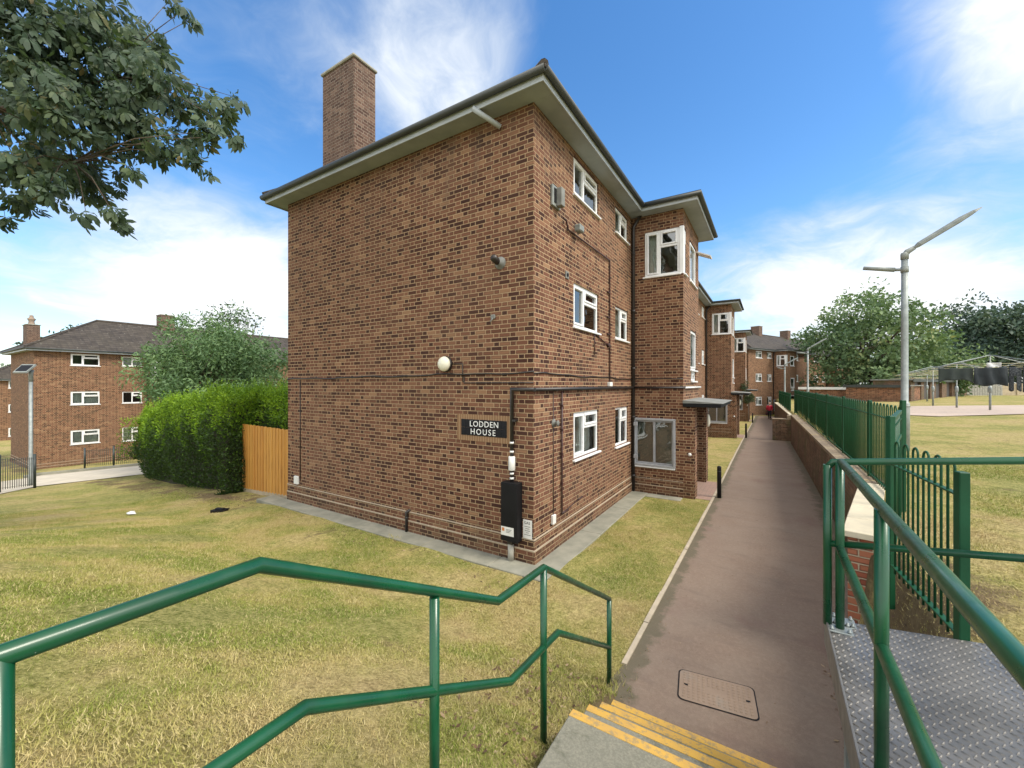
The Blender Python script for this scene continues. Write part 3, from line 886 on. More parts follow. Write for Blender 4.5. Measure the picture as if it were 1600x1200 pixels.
def block(name, label, loc, rz, nbay, seed=1, main=False, chim_top=10.95, ridge_chim=(), group='brick apartment blocks on the estate', windows='all', detail=True):
    g = random.Random(seed)
    t = thing(name, label, 'building', loc, R(rz), group)
    L = BY + BW + PER * (nbay - 1) + BY
    DX = 7.3
    FX = Fr((0, 0, 0), (0, 1, 0), (1, 0, 0))                 # +X face, s = y
    FY = Fr((0, 0, 0), (1, 0, 0), (0, -1, 0))                # end face, s = x
    bays = [BY + PER * k for k in range(nbay)]
    wl = MB(); holes = []; wins = []
    segs = []; y = 0
    for b in bays: segs.append((y, b)); y = b + BW
    segs.append((y, L))
    for b in bays:
        for fl in range(3):
            za, zb = SILLS[fl]; zc, zd = SILLB[fl]
            for mir in (0, 1):
                A = (b - 4.02, b - 2.62) if not mir else (b + BW + 2.62, b + BW + 4.02)
                B = (b - 1.44, b - .36) if not mir else (b + BW + .36, b + BW + 1.44)
                holes.append((*A, za, zb)); wins.append((FX, *A, za, zb, 'A', bool(mir), fl))
                holes.append((*B, zc, zd)); wins.append((FX, *B, zc, zd, 'B', bool(mir), fl))
    for a, b in segs: wl.wall(FX, a, b, 0, EH, [h for h in holes if a <= h[0] and h[1] <= b])
    ZB = -1.6
    wl.wall(FY, -DX, 0, 0, EH)
    # below ground skirt, rear and far end
    wl.quad((-DX, 0, ZB), (0, 0, ZB), (0, 0, 0), (-DX, 0, 0)); wl.quad((0, 0, ZB), (0, L, ZB), (0, L, 0), (0, 0, 0))
    wl.quad((-DX, 0, ZB), (-DX, L, ZB), (-DX, L, EH), (-DX, 0, EH)); wl.quad((-DX, L, ZB), (0, L, ZB), (0, L, EH), (-DX, L, EH))
    PW = .28
    for b in bays:
        FN = Fr((0, b, 0), (1, 0, 0), (0, -1, 0)); FO = Fr((BD, 0, 0), (0, 1, 0), (1, 0, 0))
        gh = (.10, 1.12, .80, 2.02); ch = (.36, BD - .001, 5.95, 7.18)
        wl.wall(FN, 0, BD, -.4, EH, [gh, (*ch, .012)])
        th = (b + 1.15, b + 2.2, 3.42, 4.58); sh = (b + 1.25, b + 2.1, 3.10, 3.40); co = (b + .001, b + .42, 5.95, 7.18); to = (b + 1.02, b + 2.1, 5.95, 7.12)
        ent = (b + .42, b + 2.16, -.05, 2.36)
        wl.wall(FO, b, b + BW, -.4, EH, [(*th, .1), (*sh, .1), (*co, .012), (*to, .1), (*ent, .2)])
        wl.quad((0, b + BW, -.4), (BD, b + BW, -.4), (BD, b + BW, EH), (0, b + BW, EH))
        # entrance piers carrying the canopy
        wl.box(BD, BD + PW, b + .004, b + .40, -.4, 2.40); wl.box(BD, BD + PW, b + 2.18, b + 2.62, -.4, 2.40)
        wl.box(BD - 1.2, BD - .205, b + .42, b + .47, -.4, 2.36)
    wl.build('wall', M_BRICK, t)
    # weathered offsets of the plinth
    pb = MB(); pl_ = MB()
    for z0, z1, q in ((-.35, .23, .030), (.235, .405, .014)):
        pb.box(-DX - .0, q, -q, -.001, z0, z1); pb.box(.001, q, .001, BY - .001, z0, z1)
        pl_.box(-DX, q + .004, -q - .004, -.0015, z1 + .001, z1 + .021); pl_.box(.0015, q + .004, .001, BY - .001, z1 + .001, z1 + .021)
        for b in bays:
            pb.box(.03, BD - .001, b - q, b - .001, z0, z1); pl_.box(.035, BD - .001, b - q - .004, b - .0015, z1 + .001, z1 + .016)
        for a, b in segs[1:]:
            pb.box(.001, q, a + .001, b - .001, z0, z1); pl_.box(.0015, q + .004, a + .001, b - .001, z1 + .001, z1 + .016)
    pb.build('plinth', M_BRICK, t); pl_.build('plinth_ledge', M_PLINTHLINE, t)
    # windows
    for k, (fr, a, b, c, d, lay, mir, fl) in enumerate(wins):
        back = 'curtain' if g.random() < (.45 if main else .75) else 'room'
        lb = None; op = 0
        if main and k == 0: back = 'curtain'
        if main and k in (4, 8): back = 'half'
        if main and k in (4, 8): op = 0
        window(t, fr, a, b, c, d, lay, back=back, detail=detail, flip=mir, open_top=op, label=lb, rec=.035)
    for b in bays:
        FN = Fr((0, b, 0), (1, 0, 0), (0, -1, 0)); FO = Fr((BD, 0, 0), (0, 1, 0), (1, 0, 0))
        # ground floor window behind a grey security frame
        sw = window(t, FN, .10, 1.12, .80, 2.02, 'M', 'security_window', rec=.01, frame=M_GREYFRAME, back='blind', sill=False, detail=detail)
        sw['label'] = 'grey framed security window of the bay'
        sf = MB(); a0, a1, c0, c1 = .06, 1.17, .76, 2.07
        for q in ((a0, a1, c1 - .055, c1), (a0, a1, c0, c0 + .055), (a0, a0 + .055, c0 + .055, c1 - .055), (a1 - .055, a1, c0 + .055, c1 - .055)):
            sf.box(q[0], q[1], .002, .075, q[2], q[3], FN, .006)
        for zz in (1.9, 1.0): sf.box(a0 + .02, a0 + .13, .076, .10, zz - .05, zz + .05, FN, .006)
        sf.build('security_frame', M_GREYFRAME, sw)
        sl = MB(); sl.box(.06, 1.16, .002, .07, .715, .752, FN, .006); sl.build('sill', M_UPVC, sw)
        # corner window of the top floor
        cw = window(t, FN, .36, BD - .10, 5.95, 7.18, 'A', 'corner_window', rec=.02, back='half', detail=detail, room=False)
        cw2 = MB(); cw2.box(BD - .095, BD + .012, -.10, .012, 5.93, 7.19, FN, .006); cw2.build('corner_post', M_UPVC, cw)
        rm = MB(); rm.quad((.05, b + 1.0, 5.9), (BD - .3, b + 1.0, 5.9), (BD - .3, b + 1.0, 7.3), (.05, b + 1.0, 7.3)); rm.quad((BD - .3, b + .5, 5.9), (BD - .3, b + 1.0, 5.9), (BD - .3, b + 1.0, 7.3), (BD - .3, b + .5, 7.3)); rm.build('room', M_INTERIOR, cw)
        window(t, FO, b + .105, b + .41, 5.95, 7.18, 'B', 'window', rec=.02, back='room', detail=detail, room=False)
        # stair windows and the open casement beside the corner
        window(t, FO, b + 1.15, b + 2.2, 3.42, 4.58, 'T', 'stair_window', rec=.03, back='room', detail=detail)
        window(t, FO, b + 1.25, b + 2.1, 3.10, 3.40, 'B', 'stair_window', rec=.03, back='room', detail=detail)
        window(t, FO, b + 1.02, b + 2.1, 5.95, 7.12, 'T', 'window', rec=.02, back='room', detail=detail, room=False)
        # canopy over the door: dark edge below, pale felt top
        cp = MB(); cp.box(BD + .002, 2.26, b - .10, b + 2.75, 2.405, 2.50, ch=.01); cpo = cp.build('canopy', M_BLACK, t)
        ct = MB(); ct.add([(BD + .002, b - .11, 2.58), (2.30, b - .11, 2.515), (2.30, b + 2.77, 2.515), (BD + .002, b + 2.77, 2.58), (BD + .002, b - .11, 2.503), (2.30, b - .11, 2.503), (2.30, b + 2.77, 2.503), (BD + .002, b + 2.77, 2.503)],
                          [(0, 1, 2, 3), (0, 4, 5, 1), (1, 5, 6, 2), (2, 6, 7, 3), (4, 7, 6, 5)]); ct.build('canopy_felt', M_CANOPY, cpo)
        dr = MB(); dr.box(BD - .30, BD - .205, b + .48, b + 2.15, -.05, 2.35); dro = dr.build('entrance_door', M_DARKDOOR, t)
        dg = MB(); dg.box(BD - .204, BD - .19, b + .60, b + 1.25, .9, 2.1); dg.box(BD - .204, BD - .19, b + 1.38, b + 2.03, .9, 2.1); dg.build('door_glazing', M_GLASS, dro)
        lp = MB(); lp.lathe([(.02, 0), (.13, .005), (.135, .03), (.12, .06), (.06, .085), (.005, .09)], (0, 0, 0), 14, 'x')
        lp.v = [(BD + PW + .003 + v[0], b + 2.40 + v[1] * .62, 1.88 + v[2] * 1.5) for v in lp.v]
        lp.build('porch_light', M_OPAL, t)
        bl = MB(); bl.lathe([(.04, 0), (.045, .02), (.03, .04), (.005, .045)], (0, 0, 0), 10, 'y'); bl.v = [(BD + .16 + v[0], b + .002 - v[1], 1.16 + v[2]) for v in bl.v]
        bl.build('bell_push', M_WHITEPLASTIC, t)
    # soffit, fascia, gutter
    so = MB(); fa = MB(); gu = MB()
    so.quad((-DX - OV, -OV, EH), (OV, -OV, EH), (OV, -.001, EH), (-DX - OV, -.001, EH)); so.quad((.001, 0, EH), (OV, 0, EH), (OV, L + OV, EH), (.001, L + OV, EH)); so.quad((-DX - OV, 0, EH), (-DX, 0, EH), (-DX, L + OV, EH), (-DX - OV, L + OV, EH))
    fa.box(-DX - OV - .02, OV + .02, -OV - .02, -OV, EH - .025, EH + .16); fa.box(-DX - OV - .02, -DX - OV, -OV, L + OV, EH - .025, EH + .16)
    ye = -OV
    edges = []
    bo = .38
    for b in bays:
        edges.append((ye, b - bo)); ye = b + BW + bo
        so.quad((OV, b - bo, EH - .012), (BD + bo, b - bo, EH - .012), (BD + bo, b + BW + bo, EH - .012), (OV, b + BW + bo, EH - .012))
        so.quad((.0, b - bo, EH - .012), (OV, b - bo, EH - .012), (OV, b + BW + bo, EH - .012), (0, b + BW + bo, EH - .012))
        fa.box(OV + .02, BD + bo + .02, b - bo - .02, b - bo, EH - .025, EH + .15); fa.box(OV + .02, BD + bo + .02, b + BW + bo, b + BW + bo + .02, EH - .025, EH + .15)
        fa.box(BD + bo, BD + bo + .02, b - bo, b + BW + bo, EH - .025, EH + .15)
    edges.append((ye, L + OV))
    for a, c in edges: fa.box(OV, OV + .02, a, c, EH - .025, EH + .16)
    so.build('soffit', M_SOFFIT, t); fa.build('fascia', M_FASCIA, t)
    gz_ = EH + .115; o2 = OV + .075
    gu.tube([(-DX - o2, -o2, gz_), (o2, -o2, gz_)], .058, 8); gu.tube([(-DX - o2, -o2, gz_), (-DX - o2, L, gz_)], .058, 8)
    for i, (a, c) in enumerate(edges):
        gu.tube([(o2, a if i else -o2, gz_), (o2, c, gz_)], .058, 8)
    for b in bays:
        q = bo + .075
        gu.tube([(o2, b - q, gz_ - .01), (BD + q, b - q, gz_ - .01), (BD + q, b + BW + q, gz_ - .01), (o2, b + BW + q, gz_ - .01)], .058, 8)
    gu.build('gutter', M_GUTTER, t)
    rf = MB(); e = OV + .10
    P, Q = hip_roof(rf, -DX - e, e, -e, L + e, EH + .165)
    for b in bays:
        e2 = bo + .11; hip_roof(rf, -1.2, BD + e2, b - e2, b + BW + e2, EH + .16, .09, along='x')
        # eaves tilt edge
    roof = rf.build('roof', M_TILE, t)
    # undercloak: tile ends over the gutter give the eaves their thickness
    ue = MB()
    ue.box(-DX - e, e, -e, -e + .05, EH + .10, EH + .158); ue.box(e - .05, e, -e + .05, edges[0][1] - .1, EH + .10, EH + .158)
    for b in bays:
        ue.box(OV, BD + bo + .11, b - bo - .11, b - bo - .06, EH + .095, EH + .153); ue.box(BD + bo + .06, BD + bo + .11, b - bo - .06, b + BW + bo + .11, EH + .095, EH + .153)
    ue.build('tile_edge', M_TILE, roof)
    rt = MB(); rt.tube([P, Q], .10, 8); rt.tube([(e - .05, -e + .05, EH + .19), P], .075, 8); rt.tube([(-DX - e + .05, -e + .05, EH + .19), P], .075, 8)
    rt.build('ridge_tiles', M_TILE, roof)
    # chimney on the end wall
    cb = MB(); cb.box(-6.50, -5.25, .46, 1.10, EH, chim_top); co_ = cb.build('chimney', M_CHIM, t)
    cc = MB(); cc.box(-6.545, -5.205, .415, 1.145, chim_top + .002, chim_top + .075, ch=.02); cc.build('chimney_cap', M_CHIMCAP, co_)
    for cy in ridge_chim:
        cb = MB(); hz = P[2]; cb.box(-DX / 2 - .5, -DX / 2 + .5, cy, cy + .9, hz - .7, hz + .95); co_ = cb.build('chimney', M_CHIM, t)
        cc = MB(); cc.box(-DX / 2 - .54, -DX / 2 + .54, cy - .04, cy + .94, hz + .952, hz + 1.02, ch=.02); cc.build('chimney_cap', M_CHIMCAP, co_)
    # rainwater pipes in the inner corners, party line pipe
    for b in bays:
        dp = MB()
        for yy, zz in ((b - .06, 0), (b + BW + .06, 0)):
            dp.tube([(.30, yy, EH + .06), (.065, yy, EH - .28), (.065, yy, .0)], .042, 10)
            for z in (.42, 2.05, 3.4, 5.0, 6.6): dp.lathe([(.055, 0), (.055, .07)], (.065, yy, z), 10)
        dp.build('rainwater_pipe', M_BLACKPIPE, t)
    return t, bays, L, P


MAIN, bays, MLEN, _ = block('apartment_block', 'long three storey brown brick block nearest the camera, with tall chimney, beside the path', (0, 0, 0), 0, 3, 3, True)
LB, _, _, LP = block('apartment_block', 'brick block with dark tiled hip roof, lower down behind the hedge', (-36.1, -.05, -2.5), 0, 2, 5, False, chim_top=9.75, ridge_chim=(7.4,), detail=False)
cpot = MB(); cpot.lathe([(.20, 0), (.17, .1), (.15, .25), (.21, .36), (.23, .42), (.16, .47), (.10, .58), (.12, .66), (.02, .70)], (-5.9, .78, 9.83), 12); cpot.build('chimney_pot', M_TERRA, LB)
FB, _, _, FP = block('apartment_block', 'brick block turned across the far end of the tarmac path, behind the person in red', (3.51 - 5.64 * .4067, 50.9 - 5.64 * .9135, -.80), -24, 2, 8, False, chim_top=9.6, ridge_chim=(9.0, 17), detail=False)
block('apartment_block', 'brick block mostly cut off by the left edge of the photo, farthest down the slope', (-67.5, 1.2, -4.2), 0, 1, 9, False, chim_top=9.4, detail=False)
# ------------------------------------------------------------------ fittings on the near block's walls
def txt(name, body, size, m, parent, mtx, ext=.003, align='LEFT', space=1.0):
    cu = bpy.data.curves.new(name, 'FONT'); cu.body = body; cu.size = size; cu.extrude = ext; cu.align_x = align; cu.space_character = space
    cu.resolution_u = 3
    o = bpy.data.objects.new(name, cu); COL.objects.link(o)
    dg = bpy.context.evaluated_depsgraph_get(); me = bpy.data.meshes.new_from_object(o.evaluated_get(dg))
    bpy.data.objects.remove(o); me.materials.clear(); me.materials.append(m)
    r = bpy.data.objects.new(name, me); COL.objects.link(r); r.parent = parent; r.matrix_local = mtx
    return r


def facing_y(x, y, z): return Matrix.Translation((x, y, z)) @ Euler((R(90), 0, 0)).to_matrix().to_4x4()


FXm = Fr((0, 0, 0), (0, 1, 0), (1, 0, 0)); FYm = Fr((0, 0, 0), (1, 0, 0), (0, -1, 0))
M_TILEBLUE, t, p = mat('black blue glazed tile', (.004, .005, .011), .25, 0, .3, .0)
M_LETTER = simple('white glazed lettering', (.80, .80, .76), (.72, .72, .68), 6, .4)
M_SOLDIER = None
m_, t, p = mat('tan brick surround', rough=.9)
tcx = t.node('ShaderNodeTexCoord').outputs['Object']; x, y, z = t.xyz(tcx)
q = t.m('FLOORED_MODULO', x, .055); dd = t.m('MINIMUM', q, t.m('SUBTRACT', .055, q))
cc = t.mix(t.noise(tcx, 14, 4), (.25, .145, .07), (.19, .10, .05))
t.put(p.inputs['Base Color'], t.mix(t.smooth(dd, .003, .007, .75, 0.0), cc, (.42, .31, .18))); M_SOLDIER = m_

# house name sign
sgn = thing('house_name_sign', 'black tiled house name sign in a tan brick border, LODDEN HOUSE, on the end wall', 'sign', (-1.02, 0, 2.215))
mb = MB(); mb.box(-.60, .60, -.012, -.001, -.245, .235); mb.build('border', M_SOLDIER, sgn)
mb = MB()
xs = [-.5, -.39, -.195, 0, .195, .39, .5]
for a, b in zip(xs[:-1], xs[1:]):
    for c, d in ((-.145, -.0015), (.0015, .145)): mb.box(a + .0015, b - .0015, -.022, -.0125, c, d, ch=.0015)
mb.build('tile_panel', M_TILEBLUE, sgn)
txt('lettering', "LODDEN", .148, M_LETTER, sgn, facing_y(-.305, -.0225, .018), .002, space=1.10)
txt('lettering', "HOUSE", .148, M_LETTER, sgn, facing_y(-.285, -.0225, -.122), .002, space=1.28)
mb = MB()
for px, pz_ in ((-.245, .13), (-.165, .095), (-.075, .135), (-.04, .06), (-.19, -.02), (.03, -.05)): mb.box(px - .004, px + .004, -.0245, -.0225, pz_ - .004, pz_ + .004)
mb.build('stud', M_LETTER, sgn)

# round wall lamp
wl_ = thing('wall_lamp', 'round cream bulkhead lamp high on the blank brick end wall', 'lamp', (-1.89, 0, 3.38))
mb = MB(); mb.lathe([(.125, 0), (.15, .01), (.15, .045), (.14, .055)], (0, 0, 0), 24, 'y'); mb.v = [(v[0], -v[1] - .001, v[2]) for v in mb.v]; mb.build('base', M_BLACKPIPE, wl_)
mb = MB(); mb.lathe([(.138, .056), (.142, .075), (.125, .115), (.08, .145), (.03, .158), (.004, .16)], (0, 0, 0), 24, 'y'); mb.v = [(v[0], -v[1] - .001, v[2]) for v in mb.v]; mb.build('cover', M_OPAL, wl_)
mb = MB(); mb.tube([(.15, -.02, .0), (.40, -.015, -.01), (.40, -.012, -.34)], .008, 6); mb.build('cable', M_BLACKPIPE, wl_)

# service cabinet with its riser and label
cab = thing('meter_cabinet', 'tall black service cabinet with white label, at the brick corner under a black pipe', 'cabinet', (-.37, 0, .37))
mb = MB(); mb.box(-.17, .15, -.17, -.001, 0, .98, ch=.006); mb.build('case', M_BLACK, cab)
mb = MB(); mb.box(-.165, .145, -.178, -.171, .01, .96, ch=.003); mb.build('door', M_BLACK, cab)
mb = MB(); mb.box(-.16, .09, -.182, -.1785, .10, .245); lab = mb.build('label', M_WHITEPLASTIC, cab)
M_ORANGE = simple('orange print', (.62, .22, .05), (.55, .20, .06), 9, .6); M_INK = simple('black print', (.02, .02, .02), (.03, .03, .03), 9, .6)
mb = MB(); mb.box(-.14, -.09, -.1835, -.1825, .17, .225); mb.build('print', M_ORANGE, lab)
mb = MB()
for k in range(3): mb.box(-.06, .05 - .02 * k, -.1835, -.1825, .20 - .022 * k, .207 - .022 * k)
mb.build('print', M_INK, lab)
mb = MB(); mb.tube([(-.02, -.06, .99), (-.02, -.06, 2.54), (.43, -.06, 2.54)], .032, 12); mb.build('riser_pipe', M_BLACKPIPE, cab)
mb = MB(); mb.lathe([(.05, 1.17), (.058, 1.18), (.058, 1.40), (.05, 1.41)], (-.02, -.06, 0), 14)
for z in (1.02, 1.10, 1.47, 1.62): mb.lathe([(.036, 0), (.036, .035)], (-.02, -.06, z), 12)
mb.build('coupling', M_WHITEPLASTIC, cab)
mb = MB(); mb.box(.0, .07, -.09, -.001, 2.0, 2.03); mb.build('bracket', M_BLACKPIPE, cab)
mb = MB(); mb.lathe([(.052, -.36), (.052, -.02)], (-.03, -.075, 0), 12); mb.build('duct', simple('grey duct', (.42, .41, .36), (.33, .32, .28), 5, .7), cab)
mb = MB(); mb.box(-.07, .03, -.13, -.01, -.06, -.001); mb.tube([(.0, -.07, -.04), (.10, -.05, -.05)], .012, 6); mb.build('elbow', M_BLACKPIPE, cab)

gsn = thing('gas_notice', 'small white gas notice plate low on the wall beside the black cabinet', 'notice', (-.10, 0, .59))
mb = MB(); mb.box(-.085, .085, -.036, -.031, -.155, .155); mb.build('plate', M_WHITEPLASTIC, gsn)
txt('lettering', 'GAS', .062, M_INK, gsn, facing_y(-.065, -.0365, .085), .0015)
mb = MB()
for k, wd_ in enumerate((.11, .08, .10, .05, .12)): mb.box(-wd_ / 2, wd_ / 2, -.0375, -.0365, .04 - .034 * k, .047 - .034 * k)
mb.build('print', M_INK, gsn)

# cables, pipes and vents: parts of the block
mb = MB()
def sag(fr, a, b, z0, z1, n=14, s=.02, d=.016): return [fr(a + (b - a) * i / n, d, z0 + (z1 - z0) * i / n + s * math.sin(i * 1.9) * .5 + .012 * math.sin(i * .8)) for i in range(n + 1)]
mb.tube(sag(FYm, -7.28, 0.012, 3.13, 3.195, 24), .014, 6)
mb.tube(sag(FXm, -.012, BY, 3.18, 3.14, 16), .013, 6)
mb.tube(sag(Fr((0, BY, 0), (1, 0, 0), (0, -1, 0)), .0, BD, 3.14, 3.16, 6), .012, 6)
mb.tube([FYm(-6.73, .012, 3.11), FYm(-6.73, .012, .58)], .011, 5)
mb.tube([FYm(-1.46, .012, 3.14), FYm(-1.46, .012, 3.02), FYm(0, .012, 3.02)], .009, 5)
mb.build('wall_cable', M_BLACKPIPE, MAIN)
mb = MB(); mb.tube([FXm(-.085, .06, 2.91), FXm(BY - .08, .06, 2.91)], .032, 10); mb.tube([(.08, BY - .06, 2.91), (BD + .06, BY - .06, 2.91)], .026, 8)
for yy in (.75, 1.9, 3.0, 4.1, 5.0): mb.box(yy - .03, yy + .03, .001, .07, 2.87, 2.95, FXm)
mb.build('black_pipe', M_BLACKPIPE, MAIN)
mb = MB(); mb.tube([(BD + .06, BY - .06, 2.91), (BD + .06, BY + BW, 2.91)], .026, 8); mb.build('pipe_painted_sunlit', M_WHITEPLASTIC, MAIN)  # the black pipe carried on, its look in the sun painted as white
# maroon conduit dropping beside the ground floor window
mb = MB(); mb.tube([FXm(1.02, .03, 2.87), FXm(1.02, .03, .60), FXm(1.18, .03, .60)], .016, 7); mb.tube([FXm(1.0, .03, .60), FXm(1.22, .05, .62)], .02, 6); mb.tube([FXm(1.75, .03, .68), FXm(1.95, .05, .70)], .018, 6)
mb.tube([FXm(1.2, .04, .62), FXm(1.78, .03, .68)], .01, 5)
for z in (2.6, 2.15, 1.7, 1.15): mb.box(1.0, 1.04, .001, .05, z - .02, z + .02, FXm)
mb.build('conduit', M_REDPIPE, MAIN)
# thin conduit from the second floor down to the black pipe
mb = MB(); mb.tube([FXm(1.02, .06, 6.08), FXm(1.14, .06, 6.08), FXm(1.30, .03, 5.96), FXm(3.70, .03, 5.98), FXm(3.70, .03, 3.02)], .016, 7)
mb.tube([FXm(2.72, .02, 3.65), FXm(2.72, .02, 4.12), FXm(3.66, .02, 3.92)], .012, 5)
for z in (5.2, 4.6, 4.2): mb.box(3.55, 3.70, .001, .04, z - .015, z + .015, FXm)
mb.lathe([(.05, 0), (.05, .06)], (.001, 3.62, 3.93), 10, 'x')
mb.build('conduit', M_REDPIPE, MAIN)
mb = MB(); mb.box(3.60, 3.80, .002, .07, 2.95, 3.05, FXm, .006); mb.build('junction_box', M_WHITEPLASTIC, MAIN)
# flue terminals and vents on the long face
mb = MB(); mb.box(.60, .92, .002, .05, 6.18, 6.55, FXm, .006); v1 = mb.build('flue_terminal', M_GALVDULL, MAIN)
mb = MB(); mb.box(.74, .88, .052, .16, 6.20, 6.53, FXm, .01); mb.build('guard', M_CANOPY, v1)
mb = MB(); mb.box(.655, .72, .051, .06, 6.24, 6.50, FXm); mb.build('slot', M_BLACK, v1)
mb = MB(); mb.box(1.50, 1.70, .062, .20, 5.98, 6.12, FXm, .02); mb.build('flue_terminal', M_GALVDULL, MAIN)
mb = MB(); mb.box(1.22, 1.36, .002, .02, 5.02, 5.16, FXm, .004); v2 = mb.build('vent', M_CANOPY, MAIN)
mb = MB(); mb.lathe([(.035, 0), (.035, .012)], (.021, 1.29, 5.09), 10, 'x'); mb.build('slot', M_BLACK, v2)
mb = MB(); mb.lathe([(.075, .002), (.075, .015), (.04, .02), (.04, .08), (.052, .085), (.052, .10), (.01, .105)], (0, .72, 2.30), 16, 'x'); mb.build('flue_terminal', M_CANOPY, MAIN)
mb = MB(); mb.box(.62, .74, .002, .05, .50, .66, FXm, .006); mb.build('junction_box', M_WHITEPLASTIC, MAIN)
mb = MB(); mb.tube([FXm(.70, .012, .66), FXm(.70, .012, 2.85)], .008, 5); mb.build('wall_cable', M_REDPIPE, MAIN)
# fittings on the end face
mb = MB(); mb.lathe([(.11, .002), (.11, .012), (.06, .02), (.055, .10)], (0, 0, 0), 16, 'y'); mb.v = [(-.66 + v[0], -v[1], 5.10 + v[2]) for v in mb.v]; fl = mb.build('flue', M_CANOPY, MAIN)
mb = MB(); mb.lathe([(.056, .10), (.062, .11), (.062, .22), (.02, .25)], (0, 0, 0), 14, 'y'); mb.v = [(-.66 + v[0] - .0, -v[1], 5.10 + v[2] + (v[1] - .1) * .3) for v in mb.v]; mb.build('flue_cap', M_BLACKPIPE, fl)
mb = MB(); mb.box(-.86, -.76, -.03, -.001, 4.14, 4.22, ch=.015); mb.tube([(-.80, -.03, 4.15), (-.84, -.06, 4.09)], .012, 6); mb.build('cable_hook', M_CANOPY, MAIN)
mb = MB(); mb.box(-6.95, -6.78, -.055, -.001, .47, .67, ch=.008); mb.build('junction_box', M_WHITEPLASTIC, MAIN)
mb = MB(); mb.tube([(-2.91, -.05, .02), (-2.91, -.05, .41), (-2.86, -.0, .46)], .028, 10); mb.lathe([(.034, .28), (.034, .32)], (-2.91, -.05, 0), 10); mb.build('stub_pipe', M_BLACKPIPE, MAIN)
mb = MB(); mb.tube([(-.62, -.06, 7.42), (-.95, -.42, 7.66)], .045, 10); mb.build('overflow_pipe', M_FASCIA, MAIN)
# open top casement of the bay, swung out
mb = MB(); q0, q1 = Vector((BD + .01, 0, 7.06)), Vector((BD + .40, 0, 6.88)); dd_ = q1 - q0; up_ = Vector((-dd_.z, 0, dd_.x)).normalized() * .035
for a, b, c, d in ((0, 1, 2.16, 2.21), (0, 1, 2.51, 2.56), (0, .12, 2.21, 2.51), (.88, 1, 2.21, 2.51)):
    vs = [q0 + dd_ * k + Vector((0, BY + y, 0)) + up_ * h for h in (0, 1) for y in (c, d) for k in (a, b)]
    mb.add([tuple(v) for v in vs], [(0, 2, 3, 1), (4, 5, 7, 6), (0, 1, 5, 4), (2, 6, 7, 3), (0, 4, 6, 2), (1, 3, 7, 5)])
ocs = mb.build('open_top_light', M_UPVC, MAIN)
mb = MB(); mb.add([tuple(q0 + dd_ * k + Vector((0, BY + y, 0)) + up_ * .5) for k, y in ((.12, 2.21), (.88, 2.21), (.88, 2.51), (.12, 2.51))], [(0, 1, 2, 3)]); mb.build('pane', M_GLASS, ocs)

# ------------------------------------------------------------------ hand rails
def rail_thing(name, label, posts, rails, r_post=.024, r_rail=.024, flanges=(), origin=(0, 0, 0)):
    t = thing(name, label, 'handrail', origin); o = Vector(origin)
    rel = lambda q: tuple(Vector(q) - o)
    for a, b in posts:
        mb = MB(); mb.tube([rel(a), rel(b)], r_post, 16); mb.build('post', M_GREEN, t)
    for nm, pts in rails:
        mb = MB(); mb.tube([rel(q) for q in pts], r_rail, 16); mb.build(nm, M_GREEN, t)
    for x, y, z in flanges:
        mb = MB(); mb.box(x - .065, x + .065, y - .065, y + .065, z, z + .012, ch=.003)
        mb.v = [rel(v) for v in mb.v]; fo = mb.build('base_plate', M_GALV, t)
        for sx in (-.045, .045):
            for sy in (-.045, .045):
                mb = MB(); mb.lathe([(.012, 0), (.012, .010), (.007, .011), (.007, .024)], (x + sx, y + sy, z + .0125), 6); mb.v = [rel(v) for v in mb.v]; mb.build('bolt', M_GALV, fo)
    return t


HX = 1.95
top = [(HX, -1.95, .85), (HX, -3.35, 1.69), (HX, -3.93, 1.71), (HX, -5.27, 2.42), (HX, -7.4, 2.42)]
midr = [(HX, -1.95, .37), (HX, -3.16, 1.09), (HX, -3.35, 1.13), (HX, -3.77, 1.14), (HX, -4.49, 1.53), (HX, -5.12, 1.87), (HX, -5.4, 1.88), (HX, -7.4, 1.88)]
midr = [(HX, -1.95, .37), (HX, -3.12, 1.11), (HX, -3.79, 1.15), (HX, -5.12, 1.87), (HX, -7.4, 1.88)]
rail_thing('stair_handrail', 'green tubular handrail stepping down the left side of the concrete steps', [((HX, -1.95, -.1), (HX, -1.95, .85)), ((HX, -3.35, .2), (HX, -3.35, 1.69)), ((HX, -4.47, .5), (HX, -4.47, 1.97)), ((HX, -5.79, .9), (HX, -5.79, 2.42)), ((HX, -7.4, 1.0), (HX, -7.4, 2.42))],
           [('top_rail', top), ('mid_rail', midr)], origin=(HX, -1.95, 0))
DX0, DY0 = 3.70, -2.52
rail_thing('ramp_handrail', 'green tubular handrail bolted to the chequer plate deck, running back towards the camera', [((DX0, DY0, 1.39), (DX0, DY0, 2.48)), ((DX0, -3.72, 1.39), (DX0, -3.72, 2.48)), ((DX0, -5.0, 1.39), (DX0, -5.0, 2.48))],
           [('top_rail', [(DX0 + .01, DY0 + .02, 2.48), (DX0, -7.0, 2.48)]), ('mid_rail', [(DX0, DY0, 1.92), (DX0, -7.0, 1.92)])], .0245, .0245, [(DX0, DY0, 1.386)], origin=(DX0, DY0, 1.386))
RS = .107
x1 = DX0 - .062
rz_ = lambda x: 1.38 + RS * (x - 3.64)
